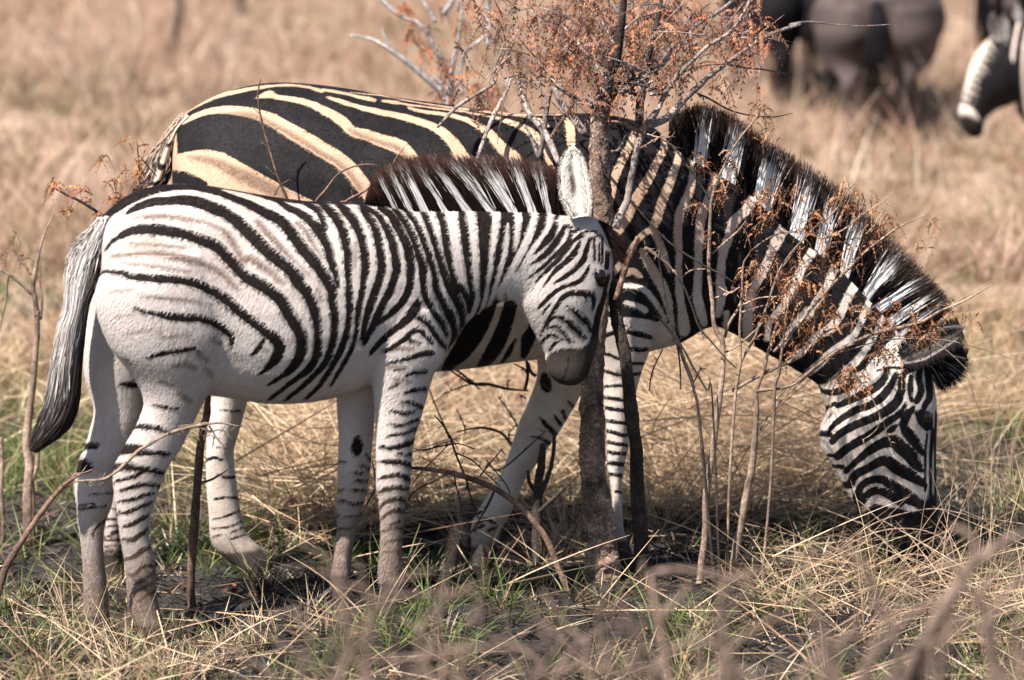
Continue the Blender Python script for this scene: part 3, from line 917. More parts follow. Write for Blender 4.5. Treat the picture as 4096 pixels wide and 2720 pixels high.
M_HAIR = blade_mat('hair', 0.9, 0.08)
M_HAIR.node_tree.nodes['Principled BSDF'].inputs['Specular IOR Level'].default_value = .0
M_DENSE, nt, b = newmat('short_fur')
nt.links.new(attr(nt, 'col', 'Color'), b.inputs['Base Color']); b.inputs['Roughness'].default_value = 0.7; b.inputs['Specular IOR Level'].default_value = 0.15
M_EYE, nt, b = newmat('eye'); b.inputs['Base Color'].default_value = (0.006, 0.004, 0.003, 1); b.inputs['Roughness'].default_value = 0.06

def mane(name, parent, plane, base, tips, whites, N, tipdark, halfw, wcol, bcol, tcol, wid=0.0028, dens=None):
    base = catmull(np.array(base, float), 6); tips = catmull(np.array(tips, float), 6)
    t = rng.uniform(0, 1, N)
    b2 = interp(base, t); q2 = interp(tips, np.clip(t + rng.normal(0, .012, N), 0, 1))
    ln = np.clip(rng.normal(0.94, 0.07, N), .6, 1.06) * np.where(rng.random(N) < .12, rng.uniform(.5, .9, N), 1)
    q2 = b2 + (q2 - b2) * ln[:, None] + rng.normal(0, 5, (N, 2))
    lat = rng.choice([-1, 1], N) * np.where(rng.random(N) < .22, 1.03, rng.uniform(.84, .97, N))
    A = unproj(b2, *plane); Cc = unproj(q2, *plane)
    A[:, 1] += lat * halfw; Cc[:, 1] += lat * halfw * 1.3 + rng.normal(0, .006, N)
    A[:, 2] -= 0.012 + 0.012 * np.abs(lat)
    Bm = (A + Cc) / 2 + rng.normal(0, .006, (N, 3)); Bm[:, 2] += .006
    K = 6
    path = bez(A, Bm, Cc, K)
    # white where the neck stripe under the hair is white
    xb = b2[:, 0] + rng.normal(0, 2.5, N)
    isw = np.zeros(N, bool)
    for a, c in whites: isw |= (xb > a) & (xb < c)
    k = np.linspace(0, 1, K)[None, :, None]
    td = tipdark * rng.uniform(.85, 1.12, N)[:, None, None]
    f = np.clip((k - td) / 0.12, 0, 1)
    var = rng.uniform(.85, 1.08, (N, 1, 1))
    col = np.where(isw[:, None, None], np.array(wcol), np.array(bcol)) * var
    col = col * (1 - f) + np.array(tcol) * var * f
    V, F, C_ = ribbons(path, np.full(N, wid), col)
    # the dense middle of the mane, under the loose outer hairs
    nu, nv = 420, 9
    tu = np.linspace(0, 1, nu); kv = np.linspace(-.06, .90, nv)
    bu = interp(base, tu); tp = interp(tips, tu)
    q = bu[:, None] + (tp - bu)[:, None] * kv[None, :, None]
    Pc = unproj(q.reshape(-1, 2), *plane).reshape(nu, nv, 3)
    th = halfw * 1.0 * np.interp(kv, [0, .5, .9], [1, .85, .2])[None]
    wv_ = np.zeros(nu, bool)
    for a, c in whites: wv_ |= (bu[:, 0] > a) & (bu[:, 0] < c)
    f = np.clip((kv[None] - tipdark * (1 + .06 * rng.normal(size=(nu, 1)))) / .12, 0, 1)[..., None]
    cc = np.where(wv_[:, None, None], np.array(wcol) * .95, np.array(bcol)) * rng.uniform(.85, 1.1, (nu, 1, 1))
    cc = cc * (1 - f) + np.array(tcol) * f
    V2 = []
    for sgn in (-1, 1):
        S_ = Pc.copy(); S_[..., 1] += sgn * th; V2.append(S_.reshape(-1, 3))
    i_ = (np.arange(nu - 1)[:, None] * nv + np.arange(nv - 1)[None]).ravel()
    F2 = np.stack([i_, i_ + 1, i_ + nv + 1, i_ + nv], -1)
    i3 = np.arange(nu - 1) * nv + nv - 1
    F3 = np.stack([i3, i3 + nv, i3 + nv + nu * nv, i3 + nu * nv], -1)
    V2 = np.vstack(V2)
    Fa = np.vstack([F, F2 + len(V), F2[:, ::-1] + nu * nv + len(V), F3 + len(V)])
    return link(name, mesh_np(name, np.vstack([V, V2]), Fa, np.vstack([C_, cc.reshape(-1, 3), cc.reshape(-1, 3)])), M_HAIR, parent)

foal_mane = mane('mane', foal, FOAL,
    [(1470, 800), (1560, 815), (1640, 830), (1740, 826), (1900, 823), (2060, 824), (2180, 828), (2262, 832)],
    [(1476, 782), (1492, 728), (1530, 684), (1590, 652), (1680, 632), (1790, 636), (1985, 634), (2140, 652), (2235, 690)],
    [(1586, 1606), (1642, 1672), (1698, 1727), (1776, 1804), (1862, 1901), (1956, 1997), (2041, 2078), (2120, 2153), (2187, 2214)],
    11000, 0.74, 0.027, (0.90, 0.865, 0.84), (0.018, 0.011, 0.010), (0.085, 0.043, 0.034))
mare_mane = mane('mane', mare, ADULT,
    [(2680, 560), (2760, 612), (2880, 676), (2995, 752), (3130, 880), (3330, 1027), (3430, 1132), (3490, 1190), (3560, 1262), (3640, 1330)],
    [(2690, 465), (2800, 425), (2925, 465), (3060, 560), (3195, 645), (3400, 790), (3560, 950), (3690, 1088), (3755, 1160), (3800, 1225)],
    [(2772, 2816), (2880, 2936), (3010, 3072), (3152, 3212), (3254, 3292), (3350, 3384), (3438, 3464), (3490, 3514), (3542, 3566), (3590, 3610)],
    11000, 0.70, 0.032, (0.93, 0.90, 0.89), (0.009, 0.008, 0.009), (0.05, 0.032, 0.026), 0.003)

def body_tree(me):
    V = [v.co.copy() for v in me.vertices]
    return BVHTree.FromPolygons(V, [tuple(p.vertices) for p in me.polygons])

def hit(tree, x, y):
    d = unproj([(x, y)], 5.0)[0] - CAM
    h = tree.ray_cast(Vector(CAM), Vector(d).normalized())
    return np.array(h[0]), np.array(h[1])

T_F, T_A = body_tree(me_f), body_tree(me_a)

def eyeball(parent, tree, x, y, r, sink, mirror_plane):
    p, n = hit(tree, x, y)
    y0, k = mirror_plane
    d = (p[1] - y0 - k * p[0]) / math.hypot(1, k)
    nn = np.array([-k, 1, 0]) / math.hypot(1, k)
    for s in (0, 1):
        c = p + np.array([0, sink, 0]) if s == 0 else p - 2 * d * nn - np.array([0, sink, 0])
        import bmesh
        bm = bmesh.new()
        bmesh.ops.create_uvsphere(bm, u_segments=20, v_segments=14, radius=r)
        for v in bm.verts:
            v.co = Vector((v.co.x * 1.0 + c[0], v.co.y * .8 + c[1], v.co.z * 1.15 + c[2]))
        me = bpy.data.meshes.new('eye'); bm.to_mesh(me); bm.free()
        link('eye', me, M_EYE, parent)

eyeball(foal, T_F, 2398, 1108, .019, .008, FOAL)
eyeball(mare, T_A, 3700, 1672, .020, .012, ADULT)

def ear(parent, plane, dy, pts, halfw, cup, inner, rim, back, fringe=None, N=900, thick=.006, tilt=0.0):
    """cupped leaf along a traced centre line, opening towards the animal's near side"""
    cl = catmull(np.array(pts, float), 6)
    n, m_ = 22, 11
    c2 = interp(cl, np.linspace(0, 1, n))
    tg = np.gradient(c2, axis=0); tg /= np.linalg.norm(tg, axis=1)[:, None]
    nr = np.stack([-tg[:, 1], tg[:, 0]], 1)
    tt = np.linspace(0, 1, n)
    prof = halfw * np.interp(tt, [0, .12, .35, .6, .8, .93, 1], [.5, .78, 1, .97, .8, .52, .12])
    v = np.linspace(-1, 1, m_)
    px = c2[:, None] + nr[:, None] * (prof[:, None] * v[None])[..., None]
    P0 = unproj(px.reshape(-1, 2), plane[0] + dy, plane[1]).reshape(n, m_, 3)
    dep = cup * (1 - v[None] ** 2) * np.interp(tt, [0, .3, .8, 1], [.8, 1, .7, .2])[:, None]
    dep = dep + tilt * tt[:, None] ** 1.3
    Fr = P0.copy(); Fr[..., 1] += dep
    Bk = P0.copy(); Bk[..., 1] += dep + thick * (1 - .6 * v[None] ** 2)
    V = np.vstack([Fr.reshape(-1, 3), Bk.reshape(-1, 3)])
    F = []
    for i in range(n - 1):
        for j in range(m_ - 1):
            a = i * m_ + j
            F.append((a, a + 1, a + m_ + 1, a + m_))
            F.append((a + n * m_, a + m_ + n * m_, a + m_ + 1 + n * m_, a + 1 + n * m_))
    o = n * m_
    for i in range(n - 1):
        for j in (0, m_ - 1):
            a = i * m_ + j
            F.append((a, a + m_, a + m_ + o, a + o))
    for i in (0, n - 1):
        for j in range(m_ - 1):
            a = i * m_ + j
            F.append((a, a + 1, a + 1 + o, a + o))
    w = np.clip(1 - np.abs(v + .12)[None] * 1.45, 0, 1) * np.interp(tt, [0, .15, .5, .8, .95], [.5, .35, 1, .7, 0])[:, None]
    w = np.clip(w * 1.3, 0, 1) ** 1.5
    cf = np.array(rim)[None, None] * (1 - w[..., None]) + np.array(inner)[None, None] * w[..., None]
    cb = np.tile(np.array(back), (n * m_, 1))
    e = link('ear', mesh_np('ear', V, np.array(F), np.vstack([cf.reshape(-1, 3), cb])), M_DENSE, parent)
    # hairs lining the ear, from the rim inwards and a fringe outside it
    ii = rng.uniform(0.03, .97, N); jj = rng.choice([-1, 1], N) * rng.uniform(.25, 1, N) ** .5
    gi = ii * (n - 1); gj = (jj + 1) / 2 * (m_ - 1)
    def samp(G, gi, gj):
        a = np.clip(gi.astype(int), 0, n - 2); c = np.clip(gj.astype(int), 0, m_ - 2)
        fa = (gi - a)[:, None]; fc = (gj - c)[:, None]
        return (G[a, c] * (1 - fa) + G[a + 1, c] * fa) * (1 - fc) + (G[a, c + 1] * (1 - fa) + G[a + 1, c + 1] * fa) * fc
    A = samp(Fr, gi, gj)
    out = fringe if fringe else 0
    tgt = samp(Fr, np.clip(gi + rng.uniform(1, 3.5, N), 0, n - 1), np.clip(gj - np.sign(jj) * rng.uniform(.5, 3, N), 0, m_ - 1))
    L = (tgt - A); L /= np.linalg.norm(L, axis=1)[:, None] + 1e-9
    B_ = A + L * rng.uniform(.012, .028, N)[:, None]; B_[:, 1] -= rng.uniform(.004, .014, N)
    colr = samp(np.dstack([cf]), gi, gj) * rng.uniform(.8, 1.2, (N, 1))
    if out:
        m2 = np.abs(jj) > .8
        OD = A - samp(Fr, gi, np.full(N, (m_ - 1) / 2.0)); OD /= np.linalg.norm(OD, axis=1)[:, None] + 1e-9
        B_[m2] = A[m2] + OD[m2] * rng.uniform(.4, 1, (m2.sum(), 1)) * out
        colr[m2] = np.array(back) * rng.uniform(.7, 1.2, (m2.sum(), 1))
    Mi = (A + B_) / 2; Mi[:, 1] -= .003
    V, F, C_ = ribbons(bez(A, Mi, B_, 4), np.full(N, .0014), np.repeat(colr[:, None], 4, 1))
    link('ear_hair', mesh_np('ear_hair', V, F, C_), M_HAIR, e)
    return e

ear(foal, FOAL, -.075, [(2322, 868), (2306, 790), (2292, 700), (2293, 600)], 62, .006, (0.07, 0.055, 0.05), (0.84, 0.79, 0.72), (0.50, 0.45, 0.4), .008, 2600, tilt=.07)
ear(foal, FOAL, .05, [(2345, 885), (2330, 820), (2318, 740), (2312, 655)], 40, .02, (0.14, 0.115, 0.10), (0.5, 0.46, 0.42), (0.30, 0.26, 0.23), None, 500)
ear(mare, ADULT, -.085, [(3600, 1432), (3680, 1395), (3770, 1345), (3852, 1310)], 50, .02, (0.03, 0.026, 0.026), (0.16, 0.14, 0.135), (0.02, 0.018, 0.018), .03, 1800)
ear(mare, ADULT, .075, [(3690, 1420), (3750, 1420), (3815, 1425), (3868, 1440)], 60, .03, (0.02, 0.018, 0.018), (0.05, 0.045, 0.045), (0.012, 0.011, 0.011), .03, 900)

def tuft(name, parent, plane, b0, b1, t0, t1, N, colf, lat=.02, wid=.0025, dy=0.0, bendpx=(0, 0), tl=1.0):
    """hair from the base line b0-b1 (px polylines) to the tip line t0-t1"""
    s = rng.uniform(0, 1, N)
    B2 = interp(b0, s) + rng.normal(0, 4, (N, 2)); T2 = interp(t0, np.clip(s + rng.normal(0, .06, N), 0, 1)) + rng.normal(0, 9, (N, 2))
    T2 = B2 + (T2 - B2) * rng.uniform(.65, 1.08, N)[:, None]
    A = unproj(B2, plane[0] + dy, plane[1]); Cc = unproj(T2, plane[0] + dy, plane[1])
    l = rng.uniform(-1, 1, N); A[:, 1] += l * lat; Cc[:, 1] += l * lat * 1.5
    M2 = unproj((B2 + T2) / 2 + np.array(bendpx) + rng.normal(0, 5, (N, 2)), plane[0] + dy, plane[1]); M2[:, 1] += l * lat * 1.3
    K = 6
    V, F, C_ = ribbons(bez(A, M2, Cc, K), np.full(N, wid), np.repeat(colf(N)[:, None], K, 1))
    return link(name, mesh_np(name, V, F, C_), M_HAIR, parent)

dark = lambda base: (lambda N: np.array(base)[None] * rng.uniform(.5, 1.6, (N, 1)))
tuft('forelock', foal, FOAL, [(2388, 885), (2412, 930), (2440, 985)], None, [(2440, 930), (2508, 985), (2495, 1062)], None, 1100, dark((.02, .013, .012)), .022, .0025, 0, (8, -8))
def fl(N):
    c = np.array((.012, .010, .011))[None] * rng.uniform(.5, 1.5, (N, 1))
    w = rng.random(N) < .13
    c[w] = np.array((.25, .24, .25)) * rng.uniform(.5, 1.2, (w.sum(), 1))
    return c
tuft('forelock', mare, ADULT, [(3690, 1405), (3712, 1430), (3722, 1470)], None, [(3868, 1440), (3838, 1515), (3765, 1560)], None, 2200, fl, .03, .003, 0, (0, -10))

def hair_tail(parent, plane, Lp, Rp, dockL, dockR, N, colour, dy=-.02, wid=.003, spread=.035):
    Lp = catmull(np.array(Lp, float), 5); Rp = catmull(np.array(Rp, float), 5)
    n = 40
    l2, r2 = interp(Lp, np.linspace(0, 1, n)), interp(Rp, np.linspace(0, 1, n))
    wv = np.linspace(.018, .026, n); wv[-6:] *= np.linspace(1, .25, 6)
    ins = .42
    P1 = unproj(l2 + (r2 - l2) * ins, plane[0] + dy, plane[1]); P2 = unproj(r2 + (l2 - r2) * ins * .5, plane[0] + dy, plane[1])
    V, F = ring_loft(P1, P2, wv, np.array([0, 1.0, 0]), 18)
    me = bpy.data.meshes.new('tail'); me.from_pydata(V.tolist(), [], F)
    px = proj(V); tt = np.repeat(np.linspace(0, 1, n), 18)
    ss = np.clip(np.tile((1 + np.cos(np.linspace(0, 2 * math.pi, 18, endpoint=False))) / 2, n), 0, 1)   # 1 at the left edge
    a = me.attributes.new('col', 'FLOAT_COLOR', 'POINT')
    c = np.ones((len(V), 4), np.float32); c[:, :3] = colour(tt, 1 - ss, False)
    a.data.foreach_set('color', c.ravel())
    t = link('tail', me, M_DENSE, parent)
    s0 = rng.uniform(0, 1, N); t0 = rng.uniform(0, .78, N) ** 1.0; ln = rng.uniform(.12, .34, N) * np.interp(t0, [0, .3, 1], [.35, 1, 1]); t1 = np.minimum(t0 + ln, 1.0)
    K = 7
    kk = np.linspace(0, 1, K)[None]
    T = t0[:, None] + (t1 - t0)[:, None] * kk
    s1 = np.clip(s0 - rng.uniform(-.03, .22, N), -.14, 1.02)
    Sx = s0[:, None] * (1 - kk ** 1.4) + s1[:, None] * kk ** 1.4
    lq = interp(Lp, T.ravel()).reshape(N, K, 2); rq = interp(Rp, T.ravel()).reshape(N, K, 2)
    q = lq + (rq - lq) * Sx[..., None] + np.cumsum(rng.normal(0, 1.6, (N, K, 2)), axis=1)
    ph = rng.uniform(-1, 1, N)[:, None]
    Pw = unproj(q.reshape(-1, 2), plane[0] + dy, plane[1]).reshape(N, K, 3)
    edge = np.sqrt(np.clip(1 - (2 * np.clip(Sx, 0, 1) - 1) ** 2, 0, 1))
    Pw[..., 1] += np.sign(ph) * (.25 + .75 * np.abs(ph)) * edge * spread * np.interp(T, [0, .4, .85, 1], [.6, 1, 1, .5])
    cols = colour(np.clip(T + rng.normal(0, .11, (N, 1)), 0, 1).ravel(), np.clip(Sx + rng.normal(0, .08, (N, 1)), 0, 1).ravel(), True).reshape(N, K, 3) * rng.uniform(.4, 1.35, (N, 1, 1))
    V, F, C_ = ribbons(Pw, np.full(N, wid), cols)
    link('tail_hair', mesh_np('tail_hair', V, F, C_), M_HAIR, t)
    return t

def foal_tail_col(t, s, hairy):
    w = np.array((.66, .60, .57)); g = np.array((.30, .25, .23)); d = np.array((.042, .029, .026))
    f = smoothstep(.42, .86, t + .22 * (s - .5))[:, None]
    c = w * (1 - f) + d * f
    e = (smoothstep(.55, .95, s) * smoothstep(.12, .3, t))[:, None]
    c = c * (1 - e) + d * e
    for (tc_, sc, r) in ((.115, .12, .03), (.30, .06, .02), (.20, .9, .03), (.25, .8, .025)):
        m = ((t - tc_) ** 2 / r ** 2 + (s - sc) ** 2 / .16 ** 2 < 1)[:, None]
        c = np.where(m, d, c)
    return c
hair_tail(foal, FOAL, [(392, 872), (350, 926), (321, 968), (296, 1002), (280, 1057), (271, 1108), (268, 1235), (244, 1306), (228, 1390), (214, 1475), (204, 1560), (180, 1645), (152, 1715), (124, 1795)],
          [(452, 860), (428, 930), (408, 1010), (398, 1066), (380, 1150), (352, 1221), (336, 1348), (325, 1454), (318, 1581), (300, 1666), (256, 1735), (146, 1806)], None, None, 13000, foal_tail_col, -.03)
def mare_tail_col(t, s, hairy):
    c = np.tile(np.array((.58, .45, .36)), (len(t), 1)); d = np.array((.014, .012, .012))
    for a, b_ in ((.28, .34), (.52, .60), (.72, .79), (.86, 1.1)):
        m = ((t + .05 * (s - .5) > a) & (t + .05 * (s - .5) < b_)) | (s > .82)
        c = np.where(m[:, None], d, c)
    return c
hair_tail(mare, ADULT, [(725, 450), (690, 500), (650, 556), (615, 600), (590, 650), (572, 700), (545, 745), (520, 830)],
          [(770, 470), (722, 520), (704, 570), (694, 630), (686, 680), (668, 730), (620, 780), (570, 860)], None, None, 1500, mare_tail_col, -.05, .0025, .02)

# short coat hairs that break the outline and soften the stripe edges
def fur(parent, me, N, length, col_w, col_b, wid, flow, lift, keep=None):
    me.calc_loop_triangles()
    nT = len(me.loop_triangles)
    ti = np.zeros(nT * 3, np.int32); me.loop_triangles.foreach_get('vertices', ti); ti = ti.reshape(-1, 3)
    co = np.zeros(len(me.vertices) * 3, np.float32); me.vertices.foreach_get('co', co); co = co.reshape(-1, 3).astype(float)
    no = np.zeros(len(me.vertices) * 3, np.float32); me.vertices.foreach_get('normal', no); no = no.reshape(-1, 3).astype(float)
    def at(n):
        v = np.zeros(len(me.vertices), np.float32); me.attributes[n].data.foreach_get('value', v); return v.astype(float)
    sd, br, mud_, cr, mzz = at('sd'), at('brown'), at('mud'), at('cream'), at('muzz')
    a, b_, c = co[ti[:, 0]], co[ti[:, 1]], co[ti[:, 2]]
    ar = np.linalg.norm(np.cross(b_ - a, c - a), axis=1)
    t = rng.choice(nT, N, p=ar / ar.sum())
    u, v = rng.random(N), rng.random(N)
    fl_ = u + v > 1; u[fl_], v[fl_] = 1 - u[fl_], 1 - v[fl_]
    w = np.stack([1 - u - v, u, v], 1)
    I = ti[t]
    mixa = lambda A: np.einsum('ij,ij->i', A[I], w)
    P = np.einsum('ijk,ij->ik', co[I], w); Nn = np.einsum('ijk,ij->ik', no[I], w); Nn /= np.linalg.norm(Nn, axis=1)[:, None]
    s, br, mu, cr, mz = mixa(sd), mixa(br), mixa(mud_), mixa(cr), mixa(mzz)
    ok = mz < .4
    fd = np.array(flow)[None] + rng.normal(0, .22, (N, 3))
    fd = fd - Nn * np.einsum('ij,ij->i', fd, Nn)[:, None]; fd /= np.linalg.norm(fd, axis=1)[:, None] + 1e-9
    L = length * rng.uniform(.6, 1.25, N)
    A = P - Nn * .001
    Bm = A + fd * (L * .5)[:, None] + Nn * (L * lift)[:, None]
    Cc = A + fd * L[:, None] + Nn * (L * lift * 1.2)[:, None]
    f = np.clip(.5 - s * .4, 0, 1)[:, None]
    W_ = np.array(col_w[0]) * (1 - cr[:, None]) + np.array(col_w[1]) * cr[:, None]
    W_ = W_ * (1 - .9 * br[:, None]) + np.array((.12, .07, .048)) * .9 * br[:, None]
    Cl = W_ * (1 - f) + np.array(col_b) * f
    Cl = Cl * (1 - mu[:, None] * .85) + np.array((.17, .11, .075)) * mu[:, None] * .85
    Cl = Cl * rng.uniform(.88, 1.07, (N, 1))
    A, Bm, Cc, Cl = A[ok], Bm[ok], Cc[ok], Cl[ok]
    V, F, C_ = ribbons(bez(A, Bm, Cc, 3), np.full(len(A), wid), np.repeat(Cl[:, None], 3, 1), flat=np.cross(Nn[ok], fd[ok])[:, None] * 0 + Nn[ok][:, None])
    return link('coat_hair', mesh_np('coat_hair', V, F, C_), M_DENSE, parent)

fur(foal, me_f, 190000, .013, ((0.63, 0.575, 0.55), (0.60, 0.49, 0.415)), (0.011, 0.0075, 0.007), .0013, (-.75, 0, -.65), .22)
fur(mare, me_a, 190000, .009, ((0.72, 0.665, 0.62), (0.58, 0.405, 0.285)), (0.008, 0.0075, 0.0085), .0014, (-.8, 0, -.55), .2)
# ---------------------------------------------------------------- trees, shrubs and twigs
M_BARK = bark_mat('rough_bark', (0.07, 0.045, 0.036), (0.44, 0.29, 0.21), (0.74, 0.57, 0.46), 75, 1.0)
M_CHAR = bark_mat('burnt_bark', (0.022, 0.017, 0.015), (0.065, 0.044, 0.035), (0.15, 0.10, 0.075), 55, 1.0)
M_GREY = bark_mat('grey_bark', (0.17, 0.13, 0.115), (0.42, 0.34, 0.30), (0.62, 0.54, 0.50), 60, .6)
M_DARKTW = bark_mat('dark_twig_bark', (0.02, 0.015, 0.014), (0.06, 0.042, 0.036), (0.16, 0.11, 0.09), 90, .5)
M_TAN = bark_mat('tan_bark', (0.18, 0.11, 0.08), (0.46, 0.32, 0.235), (0.62, 0.47, 0.36), 80, .4)
M_BROWN = bark_mat('brown_bark', (0.10, 0.055, 0.04), (0.27, 0.155, 0.105), (0.42, 0.26, 0.18), 70, .5)
M_FGB = bark_mat('dry_brown_bark', (.16, .105, .08), (.29, .195, .15), (.40, .28, .215), 70, .4)
M_WHITE = bark_mat('white_bark', (0.35, 0.29, 0.27), (0.62, 0.56, 0.54), (0.78, 0.74, 0.73), 60, .4)
M_LEAF = blade_mat('leaf', 0.6, 0.3)

def stem(name, s, Y, mat, parent, ground=False, wmul=1.0, sides=8, rough=0.05, wob=0.0, dY=0.0, tips=None, thorns=0, steps=5, knob=0.0):
    """one branch from a traced line with widths; Y is its depth, dY how far its end leans towards the camera"""
    S = trace(s)
    S = catmull(S, steps)
    n = len(S)
    k = np.linspace(0, 1, n)
    P = np.vstack([unproj(S[i:i + 1, :2], Y - dY * k[i]) for i in range(n)])
    R = np.array([max(S[i, 2] * toscale(P[i]) / 2 * wmul, .0007) for i in range(n)])
    if ground:
        e = P[0].copy(); g_ = float(gz(e[0], e[1])) - .03
        if e[2] > g_ + .02:
            ex = [e + (np.array([e[0] + rng.normal(0, .25 * (e[2] - g_) if Y < -2 else .01), e[1] + (rng.normal(0, .15) if Y < -2 else 0), g_]) - e) * t for t in (1, .5)]
            P = np.vstack([ex, P]); R = np.concatenate([[R[0] * 1.25, R[0] * 1.08], R])
    if wob:
        P = P + np.cumsum(rng.normal(0, wob, P.shape), axis=0) * np.linspace(0, 1, len(P))[:, None]
    m = MB()
    m.tube(P, R, sides, bump=rough)
    if knob:                                     # plates and knots of thick bark
        V = m.V[0]; k_ = len(P) * sides
        g0 = V[:k_].reshape(len(P), sides, 3)
        def up(a, b):
            q = rng.normal(size=(a, b))
            q = np.hstack([q, q[:, :1]])
            ii = np.linspace(0, a - 1, len(P)); jj = np.linspace(0, b, sides, endpoint=False)
            i0 = np.clip(ii.astype(int), 0, a - 2); j0 = jj.astype(int)
            fi = (ii - i0)[:, None]; fj = (jj - j0)[None]
            return (q[i0][:, j0] * (1 - fi) + q[i0 + 1][:, j0] * fi) * (1 - fj) + (q[i0][:, j0 + 1] * (1 - fi) + q[i0 + 1][:, j0 + 1] * fi) * fj
        h = .5 * up(max(len(P) // 14, 2), 5) + .6 * up(max(len(P) // 5, 2), sides // 3) + .35 * rng.normal(size=(len(P), sides))
        h = np.where(h > .2, h * 1.1, h * .7)
        g0 += (g0 - P[:, None]) * (h * knob)[..., None]
    for _ in range(thorns):
        i = rng.integers(1, len(P) - 1)
        d = rng.normal(size=3); d /= np.linalg.norm(d)
        m.tube([P[i], P[i] + d * rng.uniform(.012, .03)], [.0016, .0004], 4)
    o = m.build(name, mat, parent)
    return o, P

def leaves(name, spots, Y, parent, per, spread, size=(.03, .07), cols=((.42, .15, .05), (.30, .10, .04), (.50, .22, .08), (.16, .06, .03)), dep=.06, pairs=9, wide=.003):
    """feathery dead leaves: a curved rib carrying pairs of small leaflets, in clusters round each spot"""
    V, F, C_ = [], [], []
    off = 0
    cols = np.array(cols)
    for (sx, sy) in spots:
        c0 = unproj([(sx, sy)], Y)[0]; sc = toscale(c0)
        for _ in range(rng.poisson(per)):
            p = c0 + np.array([rng.normal(0, spread * sc), rng.normal(0, dep), rng.normal(0, spread * sc * .8)])
            L = rng.uniform(*size)
            a = rng.uniform(0, 6.28)
            d = np.array([math.cos(a), math.sin(a) * .7, rng.uniform(-.5, .5)])
            col = cols[rng.integers(len(cols))] * rng.uniform(.6, 1.3)
            curl = rng.uniform(.4, 1.9)
            t = np.linspace(0, 1, pairs)
            rib = p + np.outer(t, d) * L + np.outer(t ** 2, [0, 0, -1]) * L * curl
            side = np.cross(d, [0, 0, 1]); side /= np.linalg.norm(side) + 1e-9
            up = np.array([0, 0, -1.0])
            v = []
            lw = L * .075 + .0012
            ll = L * rng.uniform(.14, .24)
            tg = np.gradient(rib, axis=0); tg /= np.linalg.norm(tg, axis=1)[:, None] + 1e-9
            for s in (-1, 1):
                dirn = side * s * rng.uniform(.35, .8) + up * rng.uniform(.5, .9)
                q = rib + dirn * ll * np.interp(t, [0, .5, 1], [.7, 1, .5])[:, None] + rng.normal(0, .0012, (pairs, 3))
                v.append(np.stack([rib - tg * lw * .5, rib + tg * lw * .5, q + tg * lw * .4, q - tg * lw * .4], 1).reshape(-1, 4, 3))
            v.append(np.stack([rib[:-1] - side * .0006, rib[:-1] + side * .0006, rib[1:] + side * .0006, rib[1:] - side * .0006], 1))
            v = np.vstack(v)
            k = len(v)
            V.append(v.reshape(-1, 3)); F.append(np.arange(k * 4).reshape(-1, 4) + off); off += k * 4
            C_.append(np.tile(col, (k * 4, 1)) * rng.uniform(.75, 1.2, (k, 1)).repeat(4, 0))
    return link(name, mesh_np(name, np.vstack(V), np.vstack(F), np.vstack(C_)), M_LEAF, parent, smooth=False)

